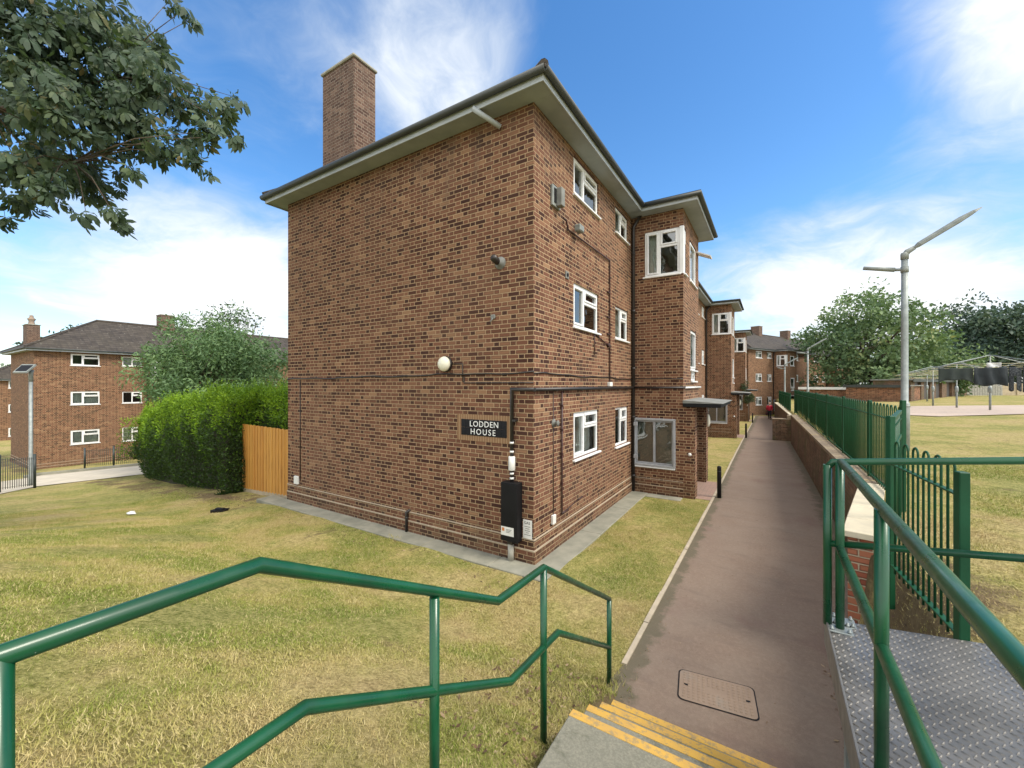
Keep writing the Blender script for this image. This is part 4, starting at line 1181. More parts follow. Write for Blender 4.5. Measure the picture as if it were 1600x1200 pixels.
rail_thing('ramp_handrail', 'green tubular handrail climbing away to the right across the far edge of the deck', [((x1, DY0 + .03, 1.39), (x1, DY0 + .03, 2.455)), ((5.5, DY0 + .03, rz_(5.5)), (5.5, DY0 + .03, 2.67)), ((7.2, DY0 + .03, rz_(7.2)), (7.2, DY0 + .03, 2.86))],
           [('top_rail', [(x1, DY0 + .03, 2.44), (x1 + .03, DY0 + .03, 2.475), (7.2, DY0 + .03, 2.86)]), ('mid_rail', [(x1, DY0 + .03, 1.93), (7.2, DY0 + .03, 2.31)])], .0245, .0215, [(x1 + .09, DY0 + .10, 1.386)], origin=(x1, DY0 + .03, 1.386))

# ------------------------------------------------------------------ steel deck
dk = thing('steel_ramp', 'worn chequer plate ramp deck bolted at the top of the steps', 'ramp', (3.64, -2.42, 1.38))
mb = MB()
Xa, Xb, Ya, Yb = 0.0, 4.2, -2.2, 0.02
dp_ = lambda x, y, d=0.0: (x, y, RS * x + d)
mb.add([dp_(Xa, Ya), dp_(Xb, Ya), dp_(Xb, Yb), dp_(Xa, Yb), dp_(Xa, Ya, -.012), dp_(Xb, Ya, -.012), dp_(Xb, Yb, -.012), dp_(Xa, Yb, -.012)], [(0, 1, 2, 3), (7, 6, 5, 4), (0, 4, 5, 1), (1, 5, 6, 2), (2, 6, 7, 3), (3, 7, 4, 0)])
VV = []; FF = []
pit = .030
nx, ny = int(1.7 / pit), int(1.75 / pit)
base_n = 0
for i in range(nx):
    for j in range(ny):
        cx = .018 + i * pit; cy = Yb - .018 - j * pit
        a = R(45 if (i + j) % 2 else 135) + R(8); L_, w_ = .0165, .0042
        ca, sa = math.cos(a), math.sin(a)
        q = [(cx + ca * L_, cy + sa * L_, 0), (cx - sa * w_, cy + ca * w_, 0), (cx - ca * L_, cy - sa * L_, 0), (cx + sa * w_, cy - ca * w_, 0), (cx + ca * L_ * .5, cy + sa * L_ * .5, .0048), (cx - ca * L_ * .5, cy - sa * L_ * .5, .0048)]
        b = len(VV); VV += [dp_(x, y, z + .0002) for x, y, z in q]
        FF += [(b, b + 1, b + 4), (b + 1, b + 5, b + 4), (b + 1, b + 2, b + 5), (b + 2, b + 3, b + 5), (b + 3, b + 4, b + 5), (b + 3, b, b + 4)]
mb.add(VV, FF); mb.build('plate', M_PLATE, dk)
mb = MB(); mb.box(-.012, .0, Ya, Yb, -.16, .03, Fr((0, 0, 0), (1, 0, 0), (0, 1, 0)), .003)
mb.add([dp_(0, Yb + .001, -.16), dp_(Xb, Yb + .001, -.16), dp_(Xb, Yb + .001, -.013), dp_(0, Yb + .001, -.013)], [(0, 1, 2, 3)])
mb.build('edge_channel', M_PLATE, dk)
for yy in (-.4, -1.9):
    mb = MB(); mb.box(.05, .13, yy - .04, yy + .04, -1.5, -.17); mb.build('leg', M_GALVDULL, dk)

# ------------------------------------------------------------------ concrete steps
st = thing('concrete_steps', 'flight of grey concrete steps with worn yellow nosings leading down to the tarmac', 'steps', (2.12, -2.35, 0))
mb = MB(); W2 = 1.50
NY = [-2.35, -2.64, -2.93, -3.24]
lv = [.17, .34, .51, .68]
for k, (y, z) in enumerate(zip(NY, lv)):
    y0 = NY[k + 1] if k < 3 else -3.78
    mb.box(0, W2, (y0 if k < 3 else -3.777) + 2.35, y + 2.35 - .0, -.4, z, ch=.008)
mb.box(.0, W2, -4.12 + 2.35, -3.781 + 2.35, -.4, .682, ch=.008)
for k in range(4): mb.box(0, W2, -4.42 - .3 * k + 2.35, -4.121 - .3 * k + 2.35, -.4, .85 + .177 * k, ch=.008)
mb.box(.0, 1.52, -9 + 2.35, -5.33 + 2.35, -.4, 1.38, ch=.008)
mb.build('tread', M_STEP, st)
for k, (y, z) in enumerate(zip(NY, lv)):
    mb = MB(); yy = y + 2.35
    mb.box(.004, W2 - .004, yy - .062, yy + .004, z - .004, z + .004, ch=.0015); mb.box(.004, W2 - .004, yy + .0005, yy + .004, z - .02, z - .0045)
    mb.build('nosing', M_YELLOW, st)

# ------------------------------------------------------------------ manhole cover
mh = thing('manhole_cover', 'rusty rectangular manhole cover with raised studs set in the tarmac', 'manhole cover', (2.87, -1.53, .008), R(8))
mb = MB(); a, b, r_ = .33, .215, .05
out_ = []
for cx, cy, a0 in ((a - r_, b - r_, 0), (-a + r_, b - r_, 90), (-a + r_, -b + r_, 180), (a - r_, -b + r_, 270)):
    for k in range(5): out_.append((cx + r_ * math.cos(R(a0 + 22.5 * k)), cy + r_ * math.sin(R(a0 + 22.5 * k))))
mb.prism(out_, -.03, .006)
for i in range(14):
    for j in range(10):
        x = -a + .045 + i * (2 * a - .09) / 13; y = -b + .04 + j * (2 * b - .08) / 9
        if abs(x) < .09 and abs(y) < .035: continue
        mb.add([(x + .014, y, .0062), (x + .007, y + .010, .0062), (x - .007, y + .010, .0062), (x - .014, y, .0062), (x - .007, y - .010, .0062), (x + .007, y - .010, .0062), (x + .008, y, .0155), (x - .008, y, .0155)], [(0, 1, 6), (1, 2, 7, 6), (2, 3, 7), (3, 4, 7), (4, 5, 6, 7), (5, 0, 6)])
mb.build('lid', M_IRONCOVER, mh)
mb = MB(); o2 = [(x * 1.035, y * 1.05) for x, y in out_]
n = len(out_)
mb.add([(x, y, .004) for x, y in o2] + [(x * 1.006, y * 1.006, .004) for x, y in out_], [(i, (i + 1) % n, n + (i + 1) % n, n + i) for i in range(n)]); mb.build('gap', M_BLACK, mh)
mb = MB()
for x in (-.27, .27): mb.box(x - .018, x + .018, -.012, .012, .0064, .0078)
mb.build('keyhole', M_BLACK, mh)

# ------------------------------------------------------------------ retaining walls
def run_wall(mb, pts, th, z0, z1):
    """wall along a polyline of path-side face points; thickness to the right"""
    offs = []
    for i, p in enumerate(pts):
        a = Vector(pts[max(0, i - 1)]); b = Vector(pts[min(len(pts) - 1, i + 1)]); d = (b - a).normalized()
        offs.append((p[0] + d.y * th, p[1] - d.x * th))
    n = len(pts)
    vs = [(*p, z0) for p in pts] + [(*p, z0) for p in offs] + [(*p, z1) for p in pts] + [(*p, z1) for p in offs]
    fs = []
    for i in range(n - 1):
        fs += [(i, i + 1, 2 * n + i + 1, 2 * n + i), (n + i, 3 * n + i, 3 * n + i + 1, n + i + 1), (2 * n + i, 2 * n + i + 1, 3 * n + i + 1, 3 * n + i)]
    fs += [(0, 2 * n, 3 * n, n), (n - 1, 2 * n - 1, 4 * n - 1, 3 * n - 1)]
    mb.add(vs, fs)


rw = thing('retaining_wall', 'long weathered brick retaining wall with brick on edge coping along the right of the path', 'wall', (4.5, 5, 0))
mb = MB(); run_wall(mb, [(float(wallface(y)) - 4.5, y - 5) for y in (2.72, 8, 14, 20.1)], .33, -.4, 1.34); mb.build('brickwork', M_RETAIN, rw)
mb = MB(); run_wall(mb, [(float(wallface(y)) - 4.515, y - 5) for y in (2.70, 8, 14, 20.1)], .37, 1.342, 1.42); mb.build('coping', M_COPING, rw)
pr = thing('wall_pier', 'short brick return pier jutting from the retaining wall into the path', 'wall', (3.8, 21.7, -.1))
mb = MB(); mb.box(-.42, .62, -.45, -.02, -.4, 1.16); mb.build('brickwork', M_RETAIN, pr)
mb = MB(); mb.box(-.44, .25, -.465, .0, 1.162, 1.21, ch=.01); mb.box(.26, .64, -.465, .0, 1.162, 1.40, ch=.01); mb.build('coping', M_COPING, pr)
fw = thing('retaining_wall', 'farther length of brick retaining wall beyond the return pier', 'wall', (4.3, 23, 0))
mb = MB(); run_wall(mb, [(-.05, -.9), (-.35, 9), (-.7, 19)], .33, -.8, 1.18); mb.build('brickwork', M_RETAIN, fw)
mb = MB(); run_wall(mb, [(-.065, -.9), (-.365, 9), (-.715, 19)], .37, 1.182, 1.25); mb.build('coping', M_CREAM, fw)
nw = thing('coping_wall', 'short new red brick wall with pale concrete coping slabs, angled towards the deck', 'wall', (4.0, -.2, 0))
wp = lambda y: (float(wallface(y)) + .03 - 4.0, y + .2)
mb = MB(); run_wall(mb, [wp(-.20), wp(1.2), wp(2.60)], .22, -.3, 1.345); mb.build('brickwork', M_NEWBRICK, nw)
for a, b in ((-.26, .34), (.346, 1.02), (1.026, 1.70), (1.706, 2.38), (2.386, 2.70)):
    mb = MB(); p0, p1 = Vector(wp(a)), Vector(wp(b)); d = (p1 - p0).normalized(); nrm = Vector((d.y, -d.x))
    fr = Fr((p0.x - nrm.x * .045, p0.y - nrm.y * .045, 0), (d.x, d.y, 0), (nrm.x, nrm.y, 0))
    mb.box(0, (p1 - p0).length - .006, 0, .31, 1.348, 1.415, fr, .006); mb.build('coping_slab', M_CREAM, nw)

# ------------------------------------------------------------------ bow top railings
def bow_panel(parent, p0, p1, zb, zt, mat_, pitch=.105, rb=.0075, name='panel', hoop=True, zb1=None):
    """bars joined in pairs by hoops, with two flat rails, between two plan points (parent coordinates)"""
    p0, p1 = Vector(p0), Vector(p1); d = p1 - p0; L = d.length; d.normalize(); nrm = Vector((d.y, -d.x))
    dz = 0 if zb1 is None else (zb1 - zb)
    fr0 = Fr((p0.x, p0.y, 0), (d.x, d.y, 0), (nrm.x, nrm.y, 0))
    fr = lambda a, b, z: fr0(a, b, z + dz * a / L)
    mb = MB()
    n = max(2, int(L / pitch)); n -= n % 2
    pit = L / n
    zr = zt - .20
    for k in range(0, n, 2):
        a, b = (k + .5) * pit, (k + 1.5) * pit; r = (b - a) / 2; c = (a + b) / 2
        if hoop:
            pts = [fr(a, 0, zb)] + [fr(c - r * math.cos(q), 0, zt - r + r * math.sin(q)) for q in np.linspace(0, math.pi, 7)] + [fr(b, 0, zb)]
            mb.tube(pts, rb, 6)
        else:
            mb.tube([fr(a, 0, zb), fr(a, 0, zt)], rb, 5); mb.tube([fr(b, 0, zb), fr(b, 0, zt)], rb, 5)
    if not hoop: zr = zt - .06
    for z in (zb + .06, zr):
        vs = [fr(x, y, z + q) for q in (-.005, .005) for y in (-.019, .019) for x in (0, L)]
        mb.add(vs, [(0, 2, 3, 1), (4, 5, 7, 6), (0, 1, 5, 4), (2, 6, 7, 3), (0, 4, 6, 2), (1, 3, 7, 5)])
    return mb.build(name, mat_, parent)


def square_post(parent, x, y, z0, z1, mat_, w=.03, rz=0.0):
    mb = MB(); fr = Fr((x, y, 0), (math.cos(rz), math.sin(rz), 0), (-math.sin(rz), math.cos(rz), 0))
    mb.box(-w, w, -w, w, z0, z1, fr, .004); return mb.build('post', mat_, parent)


# short panel beside the deck
sr = thing('bow_top_railing', 'short bow top railing panel between two green posts beside the deck', 'railing', (4.3, -2.3, 1.36))
bow_panel(sr, (.0, -.02), (-.10, 1.06), .03, 1.15, M_BOWGREEN, .082, .0078)
square_post(sr, .0, -.07, -.3, 1.10, M_BOWGREEN, .027, .3); square_post(sr, -.11, 1.10, -.3, 1.36, M_BOWGREEN, .024, .55)
# gate
gt = thing('metal_gate', 'green metal gate with flat top bar, standing between tall post and street lamp', 'gate', (4.19, -1.2, 1.36))
gdir = Vector((.53, 2.3)).normalized()
g0 = gdir * .08; g1 = gdir * 1.75
bow_panel(gt, g0, g1, .06, 1.30, M_BOWGREEN, .105, .0085, 'infill', False)
mb = MB(); gf = Fr((g0.x, g0.y, 0), (gdir.x, gdir.y, 0), (gdir.y, -gdir.x, 0)); Lg = (g1 - g0).length
mb.box(0, Lg, -.02, .02, 1.295, 1.335, gf, .003); mb.box(0, .04, -.019, .019, .05, 1.29, gf, .003); mb.box(Lg - .04, Lg, -.019, .019, .05, 1.29, gf, .003); mb.box(.04, Lg - .04, -.018, .018, 1.02, 1.06, gf, .003)
mb.build('frame', M_BOWGREEN, gt)
mb = MB(); mb.box(.05, .16, -.03, .03, .95, 1.06, gf, .004); mb.build('latch', M_BLACK, gt)
# the long railing on top of the wall
lr = thing('bow_top_railing', 'long bottle green bow top railing standing along the inner edge of the retaining wall', 'railing', (4.75, 1.2, 1.36))
py_ = [0, 2.1, 4.85, 7.6, 10.35, 13.1, 15.85, 18.6, 21.3]
lx = lambda s: -.016 * max(0, s - 3)
for i, (a, b) in enumerate(zip(py_[:-1], py_[1:])):
    bow_panel(lr, (lx(a), a + .04), (lx(b), b - .04), .06, 1.34 - .004 * i, M_BOWGREEN, .105, .0085)
for i, a in enumerate(py_): square_post(lr, lx(a), a, -.2, 1.37 - .004 * i + (.06 if i == 0 else 0), M_BOWGREEN, .025, .4)
fr2 = thing('bow_top_railing', 'farther green bow top railing beyond the gap above the return pier', 'railing', (4.35, 25.6, 1.28))
for a, b in ((0, 2.75), (2.75, 5.5), (5.5, 8.25), (8.25, 11), (11, 13.7)): bow_panel(fr2, (-.03 * a, a + .04), (-.03 * b, b - .04), .02, 1.15, M_BOWGREEN, .105, .0085)
for a in (0, 2.75, 5.5, 8.25, 11, 13.7): square_post(fr2, -.03 * a, a, -.3, 1.18, M_BOWGREEN, .034)

# black railings low on the left
def low_railing(label, origin, pts, h):
    t = thing('iron_railing', label, 'railing', (*origin, gzf(*origin)), 0, 'black iron railings by the pale path'); z0 = gzf(*origin)
    for (a, b) in zip(pts[:-1], pts[1:]):
        za, zb_ = gzf(*a) - z0, gzf(*b) - z0
        bow_panel(t, (a[0] - origin[0], a[1] - origin[1]), (b[0] - origin[0], b[1] - origin[1]), za + .12, za + h - .05, M_RAILBLACK, .115, .011, 'panel', False, zb_ + .12)
    for p in pts:
        mb = MB(); mb.tube([(p[0] - origin[0], p[1] - origin[1], gzf(*p) - z0 - .2), (p[0] - origin[0], p[1] - origin[1], gzf(*p) - z0 + h + .08)], .045, 8); mb.build('post', M_RAILBLACK, t)
    return t


low_railing('black iron railing nearest the left edge, ending at a post beside the solar lamp', (-22.2, -2.1), [(-22.2, -2.1), (-20.6, -3.2), (-18.6, -4.5)], 1.32)
low_railing('black iron railing in front of the lower block, running behind the hedge', (-31.6, 1.3), [(-31.6, 1.3), (-30.0, 2.2), (-28.2, 3.3), (-26.4, 4.4)], 1.15)
low_railing('black iron railing across the grass at the corner of the lower block', (-34.3, -1.7), [(-34.3, -1.7), (-32.9, -3.2), (-31.3, -4.8)], 1.15)

# ------------------------------------------------------------------ lamps
def street_lamp(label, x, y, h, s=1.0, zb=None):
    z = gzf(x, y) if zb is None else zb
    t = thing('street_lamp', label, 'street lamp', (x, y, z), 0, 'tilted twin arm street lamps on the upper lawn')
    mb = MB(); mb.lathe([(.098, -.3), (.098, 1.15), (.09, 1.18), (.072, 1.20), (.070, 3.0), (.064, h)], (0, 0, 0), 16); pole = mb.build('pole', M_GALV, t)
    mb = MB(); mb.lathe([(.102, 1.08), (.102, 1.12)], (0, 0, 0), 16); mb.lathe([(.078, h - .34), (.078, h - .20)], (0, 0, 0), 14); mb.build('collar', M_GALVDULL, t)
    mb = MB(); mb.lathe([(.078, 0), (.080, .12), (.070, .16)], (0, 0, h - .02), 14); mb.tube([(0, 0, h + .08), (.05, 0, h + .16), (.18, 0, h + .24)], [.07, .065, .05], 10); mb.build('elbow', M_GALVDULL, t)
    mb = MB(); L = 1.22 * s; dz = .78 * s
    d = Vector((L, 0, dz)).normalized(); fr = Fr((.16, 0, h + .225), (0, 1, 0), (d.x, 0, d.z))
    prof = [(-.0, .045, .03), (.12, .10, .07), (.95, .11, .075), (1.20, .09, .05), (1.36, .02, .012)]
    vs = []; up = Vector((-d.z, 0, d.x))
    for a, hw, th in prof:
        c = Vector((.16, 0, h + .225)) + d * a * s
        for sy, su in ((-1, -.5), (1, -.5), (1, .3), (.5, 1), (-.5, 1), (-1, .3)): vs.append(tuple(c + Vector((0, sy * hw, 0)) + up * su * th))
    n = 6; m_ = len(prof)
    mb.add(vs, [(i * n + j, i * n + (j + 1) % n, (i + 1) * n + (j + 1) % n, (i + 1) * n + j) for i in range(m_ - 1) for j in range(n)] + [tuple(range(n))[::-1], tuple(range((m_ - 1) * n, m_ * n))])
    mb.build('lamp_head', M_GALVDULL, t)
    mb = MB(); mb.tube([(0, 0, h - .27), (-.20, 0, h - .25)], .035, 10); mb.tube([(-.18, 0, h - .25), (-.78 * s, 0, h - .12)], [.055, .045], 8); mb.build('side_arm', M_GALVDULL, t)
    return t


street_lamp('tall galvanised street lamp with tilted head, nearest, beside the green gate', 6.09, 7.73, 4.72)
street_lamp('galvanised street lamp of middle distance rising behind the long green railing', 5.95, 37.0, 4.45, zb=1.45)
street_lamp('smallest and most distant street lamp, in front of the far brick block', 4.45, 42.5, 4.1, .8, zb=.7)

sl = thing('solar_lamp', 'slim solar street lamp with flat panel head on the pale path, left', 'street lamp', (-23.6, -2.0, gzf(-23.6, -2.0)))
mb = MB(); mb.lathe([(.075, -.2), (.075, .5), (.065, .55), (.06, 4.65)], (0, 0, 0), 12); mb.build('pole', M_GALV, sl)
mb = MB(); mb.tube([(0, 0, 4.5), (0, 0, 4.85), (0, .03, 5.0)], .07, 8); mb.tube([(-.06, .0, 4.6), (-.16, .0, 4.72)], .035, 6); mb.build('bracket', M_GALVDULL, sl)
mb = MB(); ax = Vector((CN[0], CU[0], 0)); dn = Vector((-CN[1] * .42, -CU[1] * .42, -.36)); nm = ax.cross(dn).normalized() * .03
c0 = Vector((0, 0, 5.22)) - ax * .36
vs = [c0, c0 + ax * .60, c0 + ax * .66 + dn, c0 + ax * .10 + dn]; vs = [tuple(v - nm) for v in vs] + [tuple(v + nm) for v in vs]
mb.add(vs, [(3, 2, 1, 0), (4, 5, 6, 7), (0, 1, 5, 4), (1, 2, 6, 5), (2, 3, 7, 6), (3, 0, 4, 7)]); spo = mb.build('solar_panel', M_GALVDULL, sl)
mb = MB()
for sg in (1.15, -1.15):
    q = [c0 + ax * .05 + dn * .12, c0 + ax * .56 + dn * .12, c0 + ax * .61 + dn * .86, c0 + ax * .13 + dn * .86]
    mb.add([tuple(v + nm * sg) for v in q], [(0, 1, 2, 3)])
mb.build('cells', M_BLACK, spo)

# bollards
def bollard(label, x, y):
    t = thing('bollard', label, 'bollard', (x, y, pz(x, y)), 0, 'black bollards along the path edge')
    mb = MB(); mb.lathe([(.052, -.2), (.052, .80), (.048, .83), (.02, .845), (.002, .846)], (0, 0, 0), 12); mb.build('post', M_BLACK, t)
    mb = MB(); mb.lathe([(.0535, .70), (.0535, .715)], (0, 0, 0), 12); mb.build('groove', M_RAILBLACK, t)


bollard('nearest black bollard at the path edge by the first block paved entrance', 2.16, 6.15)
bollard('middle black bollard at the path edge by the second entrance', 2.08, 21.6)
bollard('farthest black bollard at the path edge near the topiary tree', 1.98, 34.6)

# litter on the lawn
lt = thing('black_tray', 'crumpled black plastic tray lying on the lawn near the apron', 'litter', (-7.92, -1.31, gzf(-7.92, -1.31)), .4)
mb = MB(); mb.prism([(-.16, -.10), (.15, -.09), (.16, .09), (-.15, .10)], 0, .05); mb.box(-.10, .12, -.06, .05, .051, .10, ch=.02); mb.build('tray', M_BLACK, lt)
mb = MB(); mb.tube([(-.16, -.1, .05), (.16, -.09, .055), (.16, .1, .06), (-.15, .1, .05), (-.16, -.1, .05)], .012, 5); mb.build('rim', M_BLACK, lt)
lp_ = MB(); lp_.add([(-.14, -.05, .03), (.10, -.08, .05), (.15, .06, .03), (-.08, .09, .06), (0, 0, .09)], [(0, 1, 4), (1, 2, 4), (2, 3, 4), (3, 0, 4)])
tag(lp_.build('paper_scrap', M_WHITEPLASTIC, None, (-9.81, -2.43, gzf(-9.81, -2.43) + .01)), 'scrap of white paper lying on the lawn left of the black tray', 'litter')

# timber garden panel closing the gap between hedge and block
gp = thing('timber_fence', 'orange stained closeboard fence panel joining the brick block to the hedge', 'fence', (-7.33, .06, gzf(-7.33, .06)))
dv = Vector((-3.22, .34)); Lf = dv.length; dv.normalize()
gp.rotation_euler = (0, 0, math.atan2(dv.y, dv.x) + math.pi)
mb = MB(); k = 0; x = -Lf
slope = -.083
while x < -.02:
    hh = 1.80 + .012 * math.sin(k * 3.1); zb = .10 + slope * (-x)
    mb.box(x + .004, min(x + .097, -.02), -.012 - (.014 if k % 2 else 0) - .003 * math.sin(k * 5.1), .010, zb, 1.83 + slope * .12 * (-x) + .01 * math.sin(k * 2.3), ch=.002); x += .1; k += 1
mb.build('boards', M_BOARD, gp)
mb = MB(); mb.add([(-Lf, -.02, -.1 + slope * Lf), (-.0, -.02, -.1), (0, -.02, .12), (-Lf, -.02, .10 + slope * Lf), (-Lf, .02, -.1 + slope * Lf), (0, .02, -.1), (0, .02, .12), (-Lf, .02, .10 + slope * Lf)], [(0, 1, 2, 3), (7, 6, 5, 4), (3, 2, 6, 7), (0, 3, 7, 4)]); mb.build('gravel_board', M_OLDTIMBER, gp)

# ------------------------------------------------------------------ clipped hedge
def hedge():
    t = thing('privet_hedge', 'thick clipped privet hedge, lime green on top and dark below, behind the timber fence', 'hedge', (-13, .8, gzf(-13, .8)))
    O = np.array((-13, .8, gzf(-13, .8)))
    xs = np.array([-20.9, -20.0, -18, -16, -14, -10.75, -10.45, -7.5]); tp = np.array([.35, 1.35, 1.95, 2.25, 2.50, 2.75, 2.80, 2.82])
    fy = np.array([1.0, .55, .25, .05, -.05, -.12, .62, .60]); by = np.array([1.9, 2.5, 2.6, 2.6, 2.6, 2.6, 2.6, 2.6])
    T = lambda x: np.interp(x, xs, tp); F = lambda x: np.interp(x, xs, fy); B = lambda x: np.interp(x, xs, by)
    n = 70000
    x = rng.uniform(-20.4, -7.5, n); k = rng.random(n)
    base = gz(x, np.zeros(n)); top = T(x)
    bulge = .16 * np.sin(x * 2.1) + .10 * np.sin(x * 4.7 + 1) + .07 * np.sin(x * 9.1)
    topn = top + .10 * np.sin(x * 1.7 + 2) + .06 * np.sin(x * 5.3)
    h = rng.random(n)
    front = k < .52; topm = (k >= .52) & (k < .86)
    z = np.where(front, base + .05 + (topn - base) * h, topn - .30 * rng.random(n) ** 2)
    belly = .30 * np.sin(np.clip(h, 0, 1) * math.pi * .9) * (1 + bulge) + .22 * np.sin(h * 7 + x * 1.3) * .4
    y = np.where(front, F(x) + .18 - belly + np.abs(rng.normal(0, .16, n)), F(x) + rng.random(n) * (B(x) - F(x)))
    endm = k >= .86
    ye = F(x) + rng.random(n) * (B(x) - F(x))
    x = np.where(endm, -20.15 - .50 * np.sin(h * math.pi) + np.abs(rng.normal(0, .15, n)) + .9 * np.maximum(0, h - .6), x)
    z = np.where(endm, gz(x, ye) + .05 + (T(x) + .1 - gz(x, ye)) * h, z)
    y = np.where(endm, ye, y)
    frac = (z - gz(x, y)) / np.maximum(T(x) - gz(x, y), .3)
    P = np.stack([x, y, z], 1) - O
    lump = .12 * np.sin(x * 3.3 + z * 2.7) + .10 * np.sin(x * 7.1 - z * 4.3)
    tint = np.clip(.10 + .80 * ss(.42, .90, frac + lump) + rng.normal(0, .20, n), 0, 1)  # lime new growth above; shade on the lower half also put into the tint
    keep = ~((x > -10.5) & (y < .14 - .106 * (x + 7.3)) & (z < 1.95)) & ~((x < -19.5) & (frac < .42))
    P, tint, x, y, z, front, n = P[keep], tint[keep], x[keep], y[keep], z[keep], front[keep], int(keep.sum())
    D = rand_unit(n); D[:, 1] -= .5 * front; D[:, 2] += .55
    e = 6500
    ey = rng.uniform(-.25, .85, e); ez = rng.uniform(-.15, 1, e); exx = -10.55 + np.abs(rng.normal(0, .10, e)) - .25 * np.maximum(0, .1 - ey) + .12 * np.sin(ez * 7)
    eb = gz(exx, ey); ezz = eb + (2.72 - eb) * np.maximum(ez, 0)
    P = np.vstack([P, np.stack([exx, ey, ezz], 1) - O]); D = np.vstack([D, rand_unit(e) + np.array((.5, -.4, .5))]); tint = np.concatenate([tint, np.clip(.10 + .80 * ss(.42, .90, ez) + rng.normal(0, .2, e), 0, 1)]); n += e  # return face: tint again holds lime growth above and painted shade below
    v, f, ti = leaf_quads(P, D, rand_unit(n), .085 * (.6 + .8 * rng.random(n)), .036, tint)
    # fresh upright shoots along the top
    m = 1500
    sx = rng.uniform(-20, -7.5, m); sy = F(sx) + rng.random(m) ** 1.6 * (B(sx) - F(sx)); szz = T(sx) + .10 * np.sin(sx * 1.7 + 2) - .05
    hh = .10 + .34 * rng.random(m) ** 2
    lean = rng.normal(0, .22, (m, 3)); lean[:, 2] = 1
    k9 = np.repeat(np.arange(m), 10); fr = np.tile(np.linspace(.05, 1, 10), m)[:, None]
    P2 = np.stack([sx, sy, szz], 1)[k9] + lean[k9] * hh[k9][:, None] * fr - O
    D2 = rand_unit(len(k9)) * .8; D2[:, 2] += .7
    v2, f2, t2 = leaf_quads(P2, D2, rand_unit(len(k9)), .065, .026, np.clip(rng.normal(.86, .1, len(k9)), 0, 1))
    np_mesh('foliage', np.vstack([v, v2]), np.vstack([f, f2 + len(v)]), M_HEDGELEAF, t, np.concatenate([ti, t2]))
    # woody inside
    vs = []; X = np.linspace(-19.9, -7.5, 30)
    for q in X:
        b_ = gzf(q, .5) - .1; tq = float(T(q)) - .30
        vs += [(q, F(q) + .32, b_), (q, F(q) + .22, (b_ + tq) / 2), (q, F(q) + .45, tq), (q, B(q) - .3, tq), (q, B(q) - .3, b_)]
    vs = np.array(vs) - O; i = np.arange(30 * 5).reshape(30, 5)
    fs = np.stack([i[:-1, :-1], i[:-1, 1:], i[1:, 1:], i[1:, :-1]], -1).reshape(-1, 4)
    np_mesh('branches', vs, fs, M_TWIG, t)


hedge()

# ------------------------------------------------------------------ trees and shrubs
ex = np.array([(-18.9 + 2.9 * math.cos(a) * q, 4.2 + 2.2 * math.sin(a), 6.2 + 1.0 * q2) for a, q, q2 in zip(rng.uniform(0, 6.28, 20), rng.uniform(.2, 1.05, 20), rng.uniform(-.4, .6, 20))])
make_tree('bushy_tree', 'rounded feathery pale green bushy tree standing behind the hedge', 'tree', (-20.7, 3.8, gzf(-20.7, 3.8)), (-20.5, 3.7, 3.5), (3.8, 2.8, 3.0), 300, 110, .66, .20, M_BUSHLEAF, .14, 21, low=-.8, shell=.35, droop=.25, asp=.32, rough=.16)
sp = crown_points(38, (-22.0, 5.3, 6.2), (2.6, 1.5, 1.15), .5, -.1, 5, .3)
t_ = thing('wispy_tree', 'thin wispy dark tree showing its loose twigs above the bushy tree', 'tree', (-22.0, 5.4, gzf(-22.0, 5.4)))
b_ = np.array(t_.location); spw = sp
v, f, ti = clump_leaves(spw - b_, np.full(38, .42), 16, .15, np.full(38, .3), asp=.5)
np_mesh('crown', v, f, M_LAUREL, t_, ti)
mb = MB(); mb.tube([(0, 0, -.2), (.1, 0, 2.5), (.4, 0, 5)], [.11, .09, .06], 7)
for q in spw - b_: mb.tube([(.3, 0, 4.2), tuple(np.array((.3, 0, 4.2)) * .45 + q * .55 + np.array((0, 0, .15))), tuple(q)], [.03, .018, .006], 4)
mb.build('trunk', M_BARK, t_)
make_tree('laurel_shrub', 'dark glossy leaved shrub between the bushy tree and the brick corner', 'shrub', (-12.2, 6.2, gzf(-12.2, 6.2)), (-12.2, 6.2, 2.6), (1.9, 1.6, 1.7), 110, 45, .5, .19, M_LAUREL, .08, 31, low=-.9, droop=.4, asp=.42)
make_tree('park_tree', 'large open crowned round tree rising behind the long green railing', 'tree', (13.2, 52.5, 1.7), (12.3, 52.3, 7.2), (6.6, 6.4, 6.0), 400, 44, .95, .36, M_TREELEAF, .34, 41, low=-.97, shell=.40, droop=.25, asp=.62, rough=.20, nlimb=14)
make_tree('evergreen_oak', 'dark broad dense tree at the right edge behind the washing lines', 'tree', (36, 88, 1.7), (36, 88, 8.2), (14.0, 9, 7.6), 520, 70, 1.6, .55, M_DARKLEAF, .5, 51, low=-.8, shell=.5, droop=.2, asp=.55, rough=.2)
make_tree('side_tree', 'smaller mid green tree filling the gap between the round tree and the dark one', 'tree', (19.3, 58, 1.7), (19.3, 58, 4.3), (3.2, 3.0, 2.9), 110, 55, .85, .36, M_TREELEAF, .2, 61, low=-.9, droop=.3)
make_tree('side_tree', 'tall tree glimpsed at the far left edge behind the lower block chimney', 'tree', (-72, 8, -4), (-70, 8.2, 5.6), (4.5, 4.5, 4.6), 150, 45, 1.1, .5, M_DARKLEAF, .3, 71, low=-.9)
